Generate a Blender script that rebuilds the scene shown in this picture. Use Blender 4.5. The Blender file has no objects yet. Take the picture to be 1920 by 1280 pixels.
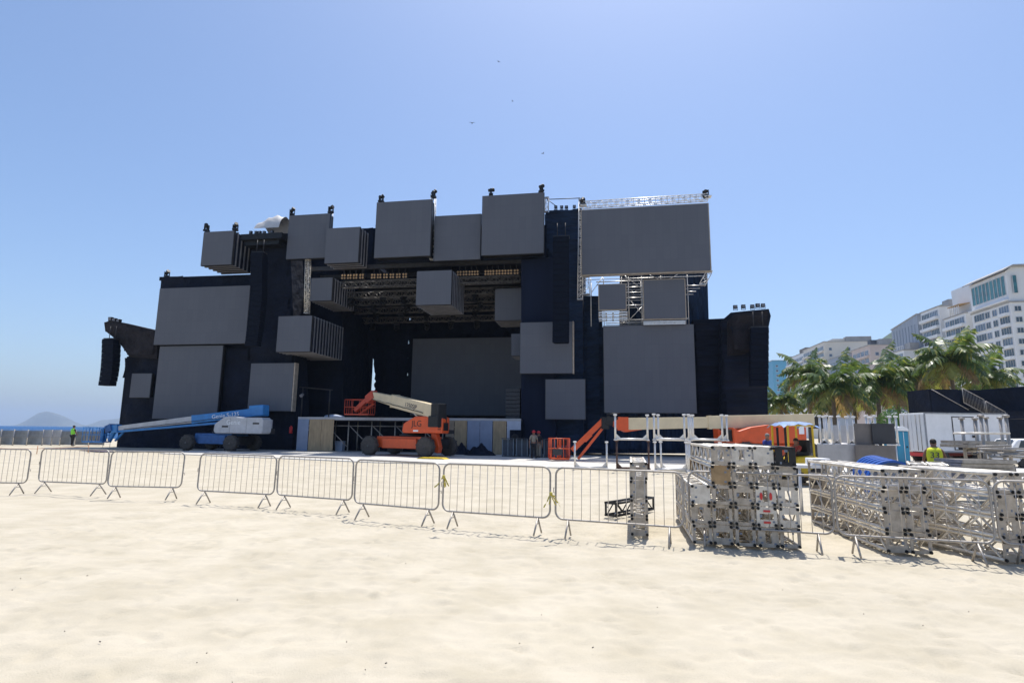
import bpy, math, random
import numpy as np
from mathutils import Vector, Matrix, Quaternion

S = bpy.context.scene
COL = S.collection
R = math.radians
rnd = random.Random(7)

# ------------------------------------------------------------------ camera, sky, sun, exposure
F = 1067.0                      # focal length in photo pixels (1920 wide)
EYE = Vector((0, 0, 1.72))
PITCH, ROLL = R(9.0), R(0.7)
_f = Vector((0, math.cos(PITCH), math.sin(PITCH)))
_u0 = Vector((0, -math.sin(PITCH), math.cos(PITCH)))
_r0 = Vector((1, 0, 0))
_r = _r0 * math.cos(ROLL) + _u0 * math.sin(ROLL)
_u = _u0 * math.cos(ROLL) - _r0 * math.sin(ROLL)
cam = bpy.data.cameras.new("camera")
cam.sensor_width = 36.0
cam.lens = F / 1920 * 36
cam.clip_start, cam.clip_end = 0.1, 40000
camo = bpy.data.objects.new("camera", cam)
COL.objects.link(camo)
camo.matrix_world = Matrix(((_r.x, _u.x, -_f.x, EYE.x), (_r.y, _u.y, -_f.y, EYE.y),
                            (_r.z, _u.z, -_f.z, EYE.z), (0, 0, 0, 1)))
S.camera = camo

SUN_EL, SUN_AZ = R(70), R(20)
W = bpy.data.worlds.new("World")
S.world = W
W.use_nodes = True
wn = W.node_tree.nodes
bg = wn["Background"]
sky = wn.new("ShaderNodeTexSky")
sky.sky_type = 'NISHITA'
sky.sun_disc = False
sky.sun_elevation, sky.sun_rotation = SUN_EL, SUN_AZ
sky.altitude = 0
sky.air_density, sky.dust_density, sky.ozone_density = 1.0, 1.6, 6.0
W.node_tree.links.new(sky.outputs[0], bg.inputs[0])
bg.inputs[1].default_value = 0.125
sl = bpy.data.lights.new("sun", 'SUN')
sl.energy, sl.angle, sl.color = 4.2, R(0.5), (1.0, 0.955, 0.88)
slo = bpy.data.objects.new("sun", sl)
COL.objects.link(slo)
sd = Vector((math.sin(SUN_AZ) * math.cos(SUN_EL), math.cos(SUN_AZ) * math.cos(SUN_EL), math.sin(SUN_EL)))
slo.rotation_euler = sd.to_track_quat('Z', 'Y').to_euler()
S.view_settings.view_transform = 'Standard'
S.view_settings.look = 'None'
S.view_settings.exposure = 0.47
S.view_settings.gamma = 1.0
S.cycles.use_denoising = True
S.cycles.max_bounces = 6
S.cycles.volume_bounces = 0

# ------------------------------------------------------------------ pixel -> world helpers (photo pixels)
def ray(px, py):
    return _f + _r * ((px - 960) / F) - _u * ((py - 640) / F)
def ground(px, py, z=0.0):
    d = ray(px, py); t = (z - EYE.z) / d.z
    return EYE + d * t
def atY(px, py, Y):
    d = ray(px, py); return EYE + d * (Y / d.y)
A = R(10)                        # the stage front is turned by ten degrees
SO = Vector((0, 43, 0))
SX = Vector((math.cos(A), -math.sin(A), 0)); SY = Vector((math.sin(A), math.cos(A), 0))
def stg(px, py, w=0.0):          # -> (u, z) on the stage plane w metres behind the front
    d = ray(px, py)
    t = (w - (EYE - SO).dot(SY)) / d.dot(SY)
    p = EYE + d * t
    return (p - SO).dot(SX), p.z
def sw(u, w, z=0.0):
    return SO + SX * u + SY * w + Vector((0, 0, z))

# ------------------------------------------------------------------ materials
MATS = {}
def mat(name, col, rough=0.6, metal=0.0, var=0.0, scale=3.0, bump=0.0, bscale=8.0, bdist=0.02,
        stretch=None, trans=0.0, spec=0.5, col2=None, emit=None):
    if name in MATS: return MATS[name]
    m = bpy.data.materials.new(name); m.use_nodes = True
    nt = m.node_tree; b = nt.nodes["Principled BSDF"]; L = nt.links
    b.inputs["Base Color"].default_value = (*col, 1)
    b.inputs["Roughness"].default_value = rough
    b.inputs["Metallic"].default_value = metal
    b.inputs["Specular IOR Level"].default_value = spec
    if trans: b.inputs["Transmission Weight"].default_value = trans
    tc = nt.nodes.new("ShaderNodeTexCoord"); src = tc.outputs["Object"]
    if stretch:
        mp = nt.nodes.new("ShaderNodeMapping"); mp.inputs["Scale"].default_value = stretch
        L.new(src, mp.inputs[0]); src = mp.outputs[0]
    if var:
        n = nt.nodes.new("ShaderNodeTexNoise"); n.inputs["Scale"].default_value = scale; n.inputs["Detail"].default_value = 6
        n.inputs["Roughness"].default_value = 0.65
        L.new(src, n.inputs["Vector"])
        r = nt.nodes.new("ShaderNodeValToRGB"); r.color_ramp.elements[0].position = 0.3; r.color_ramp.elements[1].position = 0.7
        c2 = col2 or tuple(min(1, c * (1 + var)) for c in col)
        c1 = tuple(c * (1 - var) for c in col) if not col2 else col
        r.color_ramp.elements[0].color = (*c1, 1); r.color_ramp.elements[1].color = (*c2, 1)
        L.new(n.outputs["Fac"], r.inputs[0]); L.new(r.outputs[0], b.inputs["Base Color"])
        rr = nt.nodes.new("ShaderNodeMapRange"); rr.inputs[3].default_value = max(0, rough - .1); rr.inputs[4].default_value = min(1, rough + .12)
        L.new(n.outputs["Fac"], rr.inputs[0]); L.new(rr.outputs[0], b.inputs["Roughness"])
    if bump:
        n2 = nt.nodes.new("ShaderNodeTexNoise"); n2.inputs["Scale"].default_value = bscale; n2.inputs["Detail"].default_value = 5
        L.new(src, n2.inputs["Vector"])
        bp = nt.nodes.new("ShaderNodeBump"); bp.inputs["Strength"].default_value = bump; bp.inputs["Distance"].default_value = bdist
        L.new(n2.outputs["Fac"], bp.inputs["Height"]); L.new(bp.outputs[0], b.inputs["Normal"])
    if emit: b.inputs["Emission Color"].default_value = (*emit, 1); b.inputs["Emission Strength"].default_value = 1
    MATS[name] = m
    return m

cloth = mat("black cloth", (0.008, 0.012, 0.025), 0.85, var=0.4, scale=0.6, bump=0.8, bscale=1.3, bdist=0.25, spec=0.2)
cloth_h = mat("black cloth banded", (0.008, 0.012, 0.025), 0.8, var=0.55, scale=0.7, bump=1.0, bscale=1.0, bdist=0.3, stretch=(0.35, 1, 2.6), spec=0.25)
scrim = mat("blue black scrim", (0.012, 0.026, 0.058), 0.8, var=0.5, scale=0.9, bump=1.0, bscale=1.6, bdist=0.3, stretch=(0.5, 1, 2.2), spec=0.3)
scrim_v = mat("pleated scrim", (0.016, 0.034, 0.075), 0.8, var=0.5, scale=1.4, bump=1.0, bscale=1.6, bdist=0.3, stretch=(2.6, 2.6, 0.15), spec=0.3)
drape = mat("smooth navy drape", (0.008, 0.0135, 0.033), 0.85, var=0.25, scale=0.5, bump=0.35, bscale=1.2, bdist=0.1, stretch=(1.5, 1.5, 0.2), spec=0.2)
brown_cloth = mat("brown black cloth", (0.022, 0.020, 0.024), 0.85, var=0.5, scale=0.9, bump=1.0, bscale=1.5, bdist=0.3, spec=0.2)
white_tarp = mat("white tarpaulin", (0.6, 0.58, 0.56), 0.6, var=0.12, scale=1.0, bump=0.5, bscale=1.5, bdist=0.15)
blackmetal = mat("black metal", (0.012, 0.013, 0.016), 0.5, 0.3, var=0.4, scale=4)
darkmetal = mat("dark steel", (0.05, 0.05, 0.055), 0.5, 0.6, var=0.3, scale=4)
rustmetal = mat("rusty steel", (0.10, 0.06, 0.05), 0.65, 0.4, var=0.4, scale=6)
speaker_m = mat("speaker grille", (0.006, 0.009, 0.018), 0.8, 0.0, var=0.3, scale=5, spec=0.1)
alu = mat("truss aluminium", (0.74, 0.69, 0.61), 0.42, 0.4, var=0.22, scale=7, bump=0.1, bscale=30, bdist=0.003)
alu_pale = mat("bright aluminium", (0.72, 0.71, 0.70), 0.4, 0.5, var=0.12, scale=5)
plate_m = mat("weathered end plate", (0.55, 0.485, 0.41), 0.6, 0.05, var=0.35, scale=7, col2=(0.30, 0.26, 0.21))
plate_w = mat("pale end plate", (0.72, 0.68, 0.62), 0.5, 0.05, var=0.2, scale=8, col2=(0.48, 0.44, 0.38))
rubber = mat("black rubber", (0.012, 0.012, 0.013), 0.75, var=0.3, scale=8)
tyre_m = mat("dusty tyre", (0.060, 0.054, 0.050), 0.85, var=0.45, scale=5, bump=0.4, bscale=25, bdist=0.01)
galv = mat("galvanised tube", (0.36, 0.335, 0.31), 0.5, 0.5, var=0.25, scale=9)
galv_thin = mat("galvanised bars", (0.50, 0.47, 0.44), 0.5, 0.6, var=0.2, scale=9)
orange = mat("orange paint", (0.62, 0.085, 0.018), 0.42, 0.0, var=0.14, scale=2.2, spec=0.5)
red_orange = mat("faded red orange paint", (0.45, 0.055, 0.025), 0.5, 0.0, var=0.18, scale=2.5)
cream = mat("cream paint", (0.64, 0.53, 0.35), 0.42, 0.0, var=0.1, scale=1.5)
blue_p = mat("blue paint", (0.035, 0.22, 0.55), 0.42, 0.0, var=0.15, scale=2.0)
blue_d = mat("dusty blue chassis paint", (0.03, 0.12, 0.33), 0.55, 0.0, var=0.3, scale=2.2)
lgrey = mat("light grey paint", (0.48, 0.49, 0.52), 0.45, 0.0, var=0.14, scale=2.0)
hubgrey = mat("hub grey", (0.26, 0.27, 0.29), 0.6, 0.2, var=0.3, scale=5)
chrome = mat("cylinder rod", (0.6, 0.6, 0.6), 0.2, 0.9)
white_p = mat("white paint", (0.75, 0.75, 0.76), 0.45, var=0.07, scale=1.5)
dark_letter = mat("dark blue lettering", (0.03, 0.035, 0.07), 0.5)
white_letter = mat("white lettering", (0.8, 0.82, 0.85), 0.5)
black_letter = mat("black lettering", (0.02, 0.015, 0.012), 0.5)
red_l = mat("red sticker", (0.55, 0.03, 0.03), 0.5)
blue_l = mat("grey blue sticker", (0.16, 0.19, 0.25), 0.5)
ply = mat("raw plywood", (0.36, 0.27, 0.165), 0.75, var=0.25, scale=2.0, stretch=(3, 3, 0.5))
ply_b = mat("brown plywood", (0.27, 0.21, 0.15), 0.75, var=0.3, scale=2.0, stretch=(3, 3, 0.5))
bluepanel = mat("blue grey panel", (0.22, 0.27, 0.38), 0.6, var=0.12, scale=1.5)
bluewhite = mat("pale blue panel", (0.40, 0.45, 0.56), 0.6, var=0.1, scale=1.5)
yellow_p = mat("yellow paint", (0.65, 0.45, 0.02), 0.45, var=0.15, scale=3)
vest_y = mat("lime yellow vest", (0.72, 0.75, 0.03), 0.7, var=0.1, scale=6)
vest_g = mat("bright green vest", (0.25, 0.75, 0.06), 0.7, var=0.1, scale=6)
skin_m = mat("brown skin", (0.22, 0.11, 0.07), 0.55, var=0.1, scale=10)
hair_m = mat("dark hair", (0.012, 0.010, 0.009), 0.7)
grey_hair = mat("grey hair", (0.2, 0.19, 0.18), 0.7)
navy_sh = mat("royal blue shirt", (0.02, 0.035, 0.22), 0.8, var=0.15, scale=8)
dark_tr = mat("dark trousers", (0.018, 0.018, 0.022), 0.85, var=0.2, scale=8)
beige_sh = mat("beige shirt", (0.28, 0.25, 0.2), 0.8, var=0.15, scale=8)
helmet_r = mat("red helmet", (0.5, 0.02, 0.03), 0.35)
glass_m = mat("dark window glass", (0.035, 0.055, 0.075), 0.08, 0.0, var=0.5, scale=0.3, spec=0.8)
glass_t = mat("teal window glass", (0.03, 0.16, 0.18), 0.08, 0.0, var=0.5, scale=0.35, spec=0.8)
glass_b = mat("blue grey window glass", (0.12, 0.16, 0.22), 0.12, 0.0, var=0.4, scale=0.3, spec=0.8)
frame_w = mat("pale window frame", (0.6, 0.6, 0.6), 0.6)
wall_w = mat("white render", (0.74, 0.75, 0.76), 0.8, var=0.07, scale=0.15)
wall_c = mat("cream render", (0.70, 0.65, 0.57), 0.8, var=0.07, scale=0.15)
wall_p = mat("pinkish render", (0.60, 0.50, 0.45), 0.8, var=0.07, scale=0.15)
wall_g = mat("grey blue render", (0.33, 0.37, 0.43), 0.8, var=0.1, scale=0.2, stretch=(3, 3, 0.1))
wall_b = mat("sky blue tiling", (0.13, 0.38, 0.55), 0.6, var=0.06, scale=0.4)
roof_m = mat("roof slab", (0.35, 0.34, 0.33), 0.8, var=0.2, scale=0.4)
frond_g = mat("palm leaf green", (0.078, 0.122, 0.038), 0.42, var=0.55, scale=1.2)
frond_y = mat("yellow green palm leaf", (0.24, 0.25, 0.07), 0.5, var=0.4, scale=1.2)
frond_d = mat("dry palm leaf", (0.23, 0.16, 0.085), 0.7, var=0.4, scale=1.5)
trunk_m = mat("palm trunk bark", (0.15, 0.12, 0.095), 0.9, var=0.4, scale=4, bump=0.8, bscale=6, bdist=0.05, stretch=(1, 1, 3))
leaf_m = mat("shrub leaf", (0.05, 0.11, 0.03), 0.6, var=0.5, scale=1.0)
rib_m = mat("screen side rib", (0.20, 0.20, 0.22), 0.55, 0.3, var=0.2, scale=2)
edge_m = mat("screen frame edge", (0.40, 0.34, 0.28), 0.6, 0.2, var=0.25, scale=3)
lens_m = mat("blinder cell", (0.55, 0.36, 0.20), 0.3, 0.3)
drum_b = mat("blue plastic drum", (0.02, 0.10, 0.42), 0.35, var=0.15, scale=3)
drum_e = mat("dusty drum end", (0.24, 0.24, 0.25), 0.6, var=0.3, scale=4)
toilet_b = mat("blue cabin plastic", (0.02, 0.22, 0.36), 0.45, var=0.1, scale=2)
case_g = mat("brown grey board", (0.17, 0.155, 0.15), 0.7, var=0.2, scale=2)
case_d = mat("dark grey board", (0.045, 0.048, 0.058), 0.7, var=0.2, scale=2)
pale_sheet = mat("pale grey sheet", (0.42, 0.42, 0.44), 0.6, var=0.18, scale=1.5)
deckstack_m = mat("weathered deck boards", (0.15, 0.14, 0.125), 0.8, var=0.5, scale=3)
mojo_m = mat("blue grey barrier", (0.045, 0.06, 0.085), 0.55, 0.3, var=0.3, scale=3)
mojo_l = mat("light barrier strip", (0.14, 0.18, 0.23), 0.5, 0.3, var=0.2, scale=3)
tape_m = mat("yellow tape", (0.45, 0.38, 0.06), 0.6)
purple_m = mat("dark purple tarp", (0.09, 0.07, 0.11), 0.8, var=0.2, scale=3)
rope_m = mat("orange rope", (0.55, 0.25, 0.12), 0.8)

def leafy(m, amt=0.30):
    """thin leaves: part of the light passes through"""
    nt = m.node_tree; L = nt.links; b = nt.nodes["Principled BSDF"]; out = nt.nodes["Material Output"]
    tr_ = nt.nodes.new("ShaderNodeBsdfTranslucent"); mx = nt.nodes.new("ShaderNodeMixShader"); mx.inputs[0].default_value = amt
    src = b.inputs["Base Color"].links[0].from_socket
    g = nt.nodes.new("ShaderNodeVectorMath"); g.operation = 'MULTIPLY'; g.inputs[1].default_value = (1.8, 1.8, 1.1)
    L.new(src, g.inputs[0]); L.new(g.outputs[0], tr_.inputs["Color"])
    L.new(b.outputs[0], mx.inputs[1]); L.new(tr_.outputs[0], mx.inputs[2]); L.new(mx.outputs[0], out.inputs["Surface"])
for m_ in (frond_g, frond_y, frond_d, leaf_m): leafy(m_)
def led_mat():
    m = bpy.data.materials.new("led screen face"); m.use_nodes = True; nt = m.node_tree; L = nt.links
    b = nt.nodes["Principled BSDF"]; b.inputs["Roughness"].default_value = 0.75; b.inputs["Specular IOR Level"].default_value = 0.3
    tc = nt.nodes.new("ShaderNodeTexCoord"); mp = nt.nodes.new("ShaderNodeMapping")
    mp.inputs["Rotation"].default_value = (R(-90), 0, 0)      # x,z of the face -> x,y
    L.new(tc.outputs["Object"], mp.inputs[0])
    br = nt.nodes.new("ShaderNodeTexBrick"); br.offset = 0; br.inputs["Scale"].default_value = 1
    br.inputs["Brick Width"].default_value = 0.5; br.inputs["Row Height"].default_value = 1.0
    br.inputs["Mortar Size"].default_value = 0.008; br.inputs["Bias"].default_value = 0
    br.inputs["Color1"].default_value = (0.112, 0.121, 0.146, 1); br.inputs["Color2"].default_value = (0.120, 0.129, 0.154, 1)
    br.inputs["Mortar"].default_value = (0.098, 0.107, 0.130, 1)
    L.new(mp.outputs[0], br.inputs["Vector"])
    n = nt.nodes.new("ShaderNodeTexNoise"); n.inputs["Scale"].default_value = 0.35; L.new(tc.outputs["Object"], n.inputs["Vector"])
    mx = nt.nodes.new("ShaderNodeMix"); mx.data_type = 'RGBA'; mx.blend_type = 'MULTIPLY'; mx.inputs[0].default_value = 0.25
    L.new(br.outputs[0], mx.inputs[6]); L.new(n.outputs["Color"], mx.inputs[7]); 
    r = nt.nodes.new("ShaderNodeMapRange"); r.inputs[3].default_value = 0.82; r.inputs[4].default_value = 1.12
    L.new(n.outputs["Fac"], r.inputs[0]); L.new(r.outputs[0], mx.inputs[7])
    L.new(mx.outputs[2], b.inputs["Base Color"])
    return m
led = led_mat()

# ------------------------------------------------------------------ mesh builder and scene helpers
class MB:
    def __init__(s): s.v = []; s.f = []; s.m = []; s.sm = []
    def add(s, vs, fs, mi=0, sm=False):
        o = len(s.v); s.v += [tuple(p) for p in vs]
        for f in fs: s.f.append([o + i for i in f]); s.m.append(mi); s.sm.append(sm)
        return s
    def box(s, x0, x1, y0, y1, z0, z1, mi=0):
        v = [(x0, y0, z0), (x1, y0, z0), (x1, y1, z0), (x0, y1, z0), (x0, y0, z1), (x1, y0, z1), (x1, y1, z1), (x0, y1, z1)]
        return s.add(v, [(0, 3, 2, 1), (4, 5, 6, 7), (0, 1, 5, 4), (1, 2, 6, 5), (2, 3, 7, 6), (3, 0, 4, 7)], mi)
    def bar(s, p, q, w, h=None, up=(0, 0, 1), mi=0, w2=None, h2=None):
        p = Vector(p); q = Vector(q); h = h or w; w2 = w2 or w; h2 = h2 or h
        d = (q - p).normalized(); up = Vector(up)
        if abs(d.dot(up)) > .98: up = Vector((1, 0, 0))
        a = d.cross(up).normalized(); b = a.cross(d).normalized()
        v = []
        for c, ww, hh in ((p, w, h), (q, w2, h2)):
            for sa, sb in ((-1, -1), (1, -1), (1, 1), (-1, 1)): v.append(c + a * sa * ww / 2 + b * sb * hh / 2)
        return s.add(v, [(0, 3, 2, 1), (4, 5, 6, 7), (0, 1, 5, 4), (1, 2, 6, 5), (2, 3, 7, 6), (3, 0, 4, 7)], mi)
    def tube(s, p, q, r, n=6, r2=None, mi=0, sm=True):
        p = Vector(p); q = Vector(q); r2 = r if r2 is None else r2
        d = (q - p).normalized(); up = Vector((0, 0, 1)) if abs(d.z) < .95 else Vector((1, 0, 0))
        a = d.cross(up).normalized(); b = d.cross(a)
        v = []
        for c, rr in ((p, r), (q, r2)):
            for i in range(n):
                t = 2 * math.pi * i / n; v.append(c + a * math.cos(t) * rr + b * math.sin(t) * rr)
        s.add(v, [(i, (i + 1) % n, n + (i + 1) % n, n + i) for i in range(n)], mi, sm)
        o = len(s.v) - 2 * n
        s.f.append([o + i for i in range(n)][::-1]); s.m.append(mi); s.sm.append(False)
        s.f.append([o + n + i for i in range(n)]); s.m.append(mi); s.sm.append(False)
        return s
    def path(s, pts, r, n=6, closed=False, mi=0):
        pts = [Vector(p) for p in pts]; k = len(pts); v = []
        ref = Vector((0, 0, 1))
        d0 = [(pts[min(i + 1, k - 1) if not closed else (i + 1) % k] - pts[max(i - 1, 0) if not closed else i - 1]).normalized() for i in range(k)]
        nrm = None
        for i in range(k):
            d = d0[i]
            if nrm is None:
                up = Vector((0, 0, 1)) if abs(d.z) < .9 else Vector((0, 1, 0))
                nrm = d.cross(up).normalized()
            else:
                nrm = (nrm - d * nrm.dot(d)).normalized()
            b = d.cross(nrm); rr = r[i] if isinstance(r, (list, tuple)) else r
            for j in range(n):
                t = 2 * math.pi * j / n; v.append(pts[i] + nrm * math.cos(t) * rr + b * math.sin(t) * rr)
        fs = []
        for i in range(k if closed else k - 1):
            i2 = (i + 1) % k
            for j in range(n): fs.append((i * n + j, i * n + (j + 1) % n, i2 * n + (j + 1) % n, i2 * n + j))
        if not closed: fs += [tuple(range(n))[::-1], tuple((k - 1) * n + j for j in range(n))]
        return s.add(v, fs, mi, True)
    def prism(s, poly, y0, y1, mi=0, ax='y'):           # poly in (x,z), extruded along y (or (y,z) along x, (x,y) along z)
        n = len(poly)
        def P(a, b, c): return (a, c, b) if ax == 'y' else ((c, a, b) if ax == 'x' else (a, b, c))
        v = [P(a, b, y0) for a, b in poly] + [P(a, b, y1) for a, b in poly]
        return s.add(v, [tuple(range(n)), tuple(range(2 * n - 1, n - 1, -1))] + [(i, n + i, n + (i + 1) % n, (i + 1) % n) for i in range(n)], mi)
    def lathe(s, prof, c, axis='y', n=24, mi=0, sm=True):   # prof: [(r, h)]
        v = []
        for r, h in prof:
            for i in range(n):
                t = 2 * math.pi * i / n; a, b = r * math.cos(t), r * math.sin(t)
                q = {'y': (a, h, b), 'x': (h, a, b), 'z': (a, b, h)}[axis]
                v.append((c[0] + q[0], c[1] + q[1], c[2] + q[2]))
        fs = [(k * n + i, k * n + (i + 1) % n, (k + 1) * n + (i + 1) % n, (k + 1) * n + i) for k in range(len(prof) - 1) for i in range(n)]
        fs += [tuple(range(n)), tuple((len(prof) - 1) * n + i for i in range(n))]
        return s.add(v, fs, mi, sm)
    def ball(s, c, r, n=10, mi=0):
        rx, ry, rz = r if isinstance(r, (tuple, list)) else (r, r, r); v = []; fs = []
        for k in range(n // 2 + 1):
            ph = math.pi * k / (n // 2)
            for i in range(n):
                t = 2 * math.pi * i / n
                v.append((c[0] + rx * math.sin(ph) * math.cos(t), c[1] + ry * math.sin(ph) * math.sin(t), c[2] + rz * math.cos(ph)))
        for k in range(n // 2):
            for i in range(n): fs.append((k * n + i, (k + 1) * n + i, (k + 1) * n + (i + 1) % n, k * n + (i + 1) % n))
        return s.add(v, fs, mi, True)
    def build(s, name, mats, parent=None, bevel=0.0, loc=None, rotz=None, fix=True):
        me = bpy.data.meshes.new(name); me.from_pydata(s.v, [], s.f)
        mats = mats if isinstance(mats, (list, tuple)) else [mats]
        for m in mats: me.materials.append(m)
        me.polygons.foreach_set("material_index", s.m); me.polygons.foreach_set("use_smooth", s.sm)
        if fix:
            import bmesh
            bm = bmesh.new(); bm.from_mesh(me); bmesh.ops.recalc_face_normals(bm, faces=bm.faces); bm.to_mesh(me); bm.free()
        me.update()
        o = bpy.data.objects.new(name, me); COL.objects.link(o)
        if parent: o.parent = parent
        if loc is not None: o.location = loc
        if rotz is not None: o.rotation_euler = (0, 0, rotz)
        if bevel:
            b = o.modifiers.new("bevel", 'BEVEL'); b.width = bevel; b.segments = 2; b.limit_method = 'ANGLE'; b.angle_limit = R(40)
        return o

def tag(o, label=None, cat=None, group=None, kind=None):
    if label: o["label"] = label
    if cat: o["category"] = cat
    if group: o["group"] = group
    if kind: o["kind"] = kind
    return o
def thing(name, label, cat, loc=(0, 0, 0), rotz=0.0, group=None):
    o = bpy.data.objects.new(name, None); COL.objects.link(o)
    o.empty_display_size = 0.3
    o.location = loc; o.rotation_euler = (0, 0, rotz)
    return tag(o, label, cat, group)
KIDS = {}
def copy_tree(o, parent=None):
    c = o.copy(); COL.objects.link(c)
    if parent: c.parent = parent
    for ch in [k for k in o.children]: copy_tree(ch, c)
    return c
def dup(o, label, loc, rotz=0.0, group=None):
    c = copy_tree(o); c.location = loc; c.rotation_euler = (0, 0, rotz); c["label"] = label
    if group: c["group"] = group
    return c
def struct(o): o["kind"] = "structure"; return o
def text(s, size, m, parent, loc, rot, name="lettering", depth=0.004, sx=1.0):
    cu = bpy.data.curves.new("t", 'FONT'); cu.body = s; cu.size = size; cu.extrude = depth; cu.align_x = 'CENTER'; cu.align_y = 'CENTER'
    t = bpy.data.objects.new("t", cu); COL.objects.link(t)
    dg = bpy.context.evaluated_depsgraph_get(); me = bpy.data.meshes.new_from_object(t.evaluated_get(dg))
    bpy.data.objects.remove(t)
    me.materials.clear(); me.materials.append(m)
    o = bpy.data.objects.new(name, me); COL.objects.link(o); o.parent = parent
    o.location = loc; o.rotation_euler = rot; o.scale = (sx, 1, 1)
    return o

# ------------------------------------------------------------------ the ground: sand, track, sea, islands, hill
def vnoise(x, y, seed):
    xi = np.floor(x).astype(np.int64); yi = np.floor(y).astype(np.int64); fx = x - xi; fy = y - yi
    fx = fx * fx * (3 - 2 * fx); fy = fy * fy * (3 - 2 * fy)
    def h(a, b):
        n = (a * 374761393 + b * 668265263 + seed * 1442695041) & 0x7fffffff
        n = ((n ^ (n >> 13)) * 1274126177) & 0x7fffffff
        return ((n ^ (n >> 16)) & 0xffff) / 65535.0
    return (h(xi, yi) * (1 - fx) + h(xi + 1, yi) * fx) * (1 - fy) + (h(xi, yi + 1) * (1 - fx) + h(xi + 1, yi + 1) * fx) * fy
def axis_pts(lo_f, hi_f, step, lo, hi, grow=1.12):
    a = list(np.arange(lo_f, hi_f + 1e-6, step)); s = step
    while a[-1] < hi: s *= grow; a.append(a[-1] + s)
    s = step
    while a[0] > lo: s *= grow; a.insert(0, a[0] - s)
    return np.array(a)
gx = axis_pts(-7.5, 8.5, 0.045, -700, 900); gy = axis_pts(3.2, 12.5, 0.04, -30, 900, 1.06)
X, Y = np.meshgrid(gx, gy)
Z = (vnoise(X * .35, Y * .35, 1) - .5) * .05 + (vnoise(X * 1.1, Y * 1.4, 2) - .5) * .018 - np.abs(vnoise(X * 2.9 + 3, Y * 4.2, 3) - .5) * .030 - np.abs(vnoise(X * 5.5 + .3 * Y, Y * 7, 4) - .5) * .042 - np.abs(vnoise(X * 10 - .4 * Y, Y * 12, 6) - .5) * .020
nr = np.random.RandomState(5)
near = (Y > 3) & (Y < 13) & (np.abs(X) < 14)
for i in range(2600):                      # old, wind-softened footprints
    cx, cy = nr.uniform(-10, 11), 3.4 + 10 * nr.rand() ** 1.2
    ln, wd, th, dp = nr.uniform(.09, .17), nr.uniform(.04, .075), nr.uniform(0, math.pi), nr.uniform(.006, .020)
    ix = np.searchsorted(gx, [cx - .6, cx + .6]); iy = np.searchsorted(gy, [cy - .6, cy + .6])
    sx, sy = X[iy[0]:iy[1], ix[0]:ix[1]] - cx, Y[iy[0]:iy[1], ix[0]:ix[1]] - cy
    a = (sx * math.cos(th) + sy * math.sin(th)) / ln; b = (-sx * math.sin(th) + sy * math.cos(th)) / wd
    q = a * a + b * b
    Z[iy[0]:iy[1], ix[0]:ix[1]] += -dp * np.exp(-q) + dp * .45 * np.exp(-((np.sqrt(q) - 1.7) / .45) ** 2)
fade = np.clip((Y - 20) / 10, 0, 1); Z = Z * (1 - fade) - .012
nxx, nyy = len(gx), len(gy)
me = bpy.data.meshes.new("sand")
idx = np.arange(nxx * nyy).reshape(nyy, nxx)
q = np.stack([idx[:-1, :-1], idx[:-1, 1:], idx[1:, 1:], idx[1:, :-1]], -1).reshape(-1, 4)
me.vertices.add(nxx * nyy); me.vertices.foreach_set("co", np.stack([X, Y, Z], -1).astype(np.float32).ravel())
me.loops.add(q.size); me.loops.foreach_set("vertex_index", q.ravel().astype(np.int32))
me.polygons.add(len(q)); me.polygons.foreach_set("loop_start", np.arange(0, q.size, 4, dtype=np.int32))
me.polygons.foreach_set("loop_total", np.full(len(q), 4, dtype=np.int32))
me.polygons.foreach_set("use_smooth", np.ones(len(q), dtype=bool))
me.update(); me.validate()
def sand_mat():
    m = bpy.data.materials.new("beach sand"); m.use_nodes = True; nt = m.node_tree; L = nt.links
    b = nt.nodes["Principled BSDF"]; b.inputs["Roughness"].default_value = 0.95; b.inputs["Specular IOR Level"].default_value = 0.15
    tc = nt.nodes.new("ShaderNodeTexCoord")
    def noise(s, d=5):
        n = nt.nodes.new("ShaderNodeTexNoise"); n.inputs["Scale"].default_value = s; n.inputs["Detail"].default_value = d
        L.new(tc.outputs["Object"], n.inputs["Vector"]); return n
    n1, n2, n3 = noise(1.3), noise(260, 2), noise(0.25, 3)
    r = nt.nodes.new("ShaderNodeValToRGB"); r.color_ramp.elements[0].position = .33; r.color_ramp.elements[1].position = .62
    r.color_ramp.elements[0].color = (0.442, 0.396, 0.307, 1); r.color_ramp.elements[1].color = (0.512, 0.462, 0.371, 1)
    L.new(n1.outputs[0], r.inputs[0])
    g = nt.nodes.new("ShaderNodeMapRange"); g.inputs[1].default_value = .3; g.inputs[2].default_value = .7; g.inputs[3].default_value = .82; g.inputs[4].default_value = 1.1
    L.new(n2.outputs[0], g.inputs[0])
    g2 = nt.nodes.new("ShaderNodeMapRange"); g2.inputs[1].default_value = .3; g2.inputs[2].default_value = .7; g2.inputs[3].default_value = .96; g2.inputs[4].default_value = 1.03
    L.new(n3.outputs[0], g2.inputs[0])
    mu = nt.nodes.new("ShaderNodeMath"); mu.operation = 'MULTIPLY'; L.new(g.outputs[0], mu.inputs[0]); L.new(g2.outputs[0], mu.inputs[1])
    vs = nt.nodes.new("ShaderNodeVectorMath"); vs.operation = 'SCALE'; L.new(r.outputs[0], vs.inputs[0]); L.new(mu.outputs[0], vs.inputs["Scale"])
    L.new(vs.outputs[0], b.inputs["Base Color"])
    nb = noise(70, 4); bp = nt.nodes.new("ShaderNodeBump"); bp.inputs["Strength"].default_value = .6; bp.inputs["Distance"].default_value = .008
    L.new(nb.outputs[0], bp.inputs["Height"]); L.new(bp.outputs[0], b.inputs["Normal"])
    return m
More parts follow.
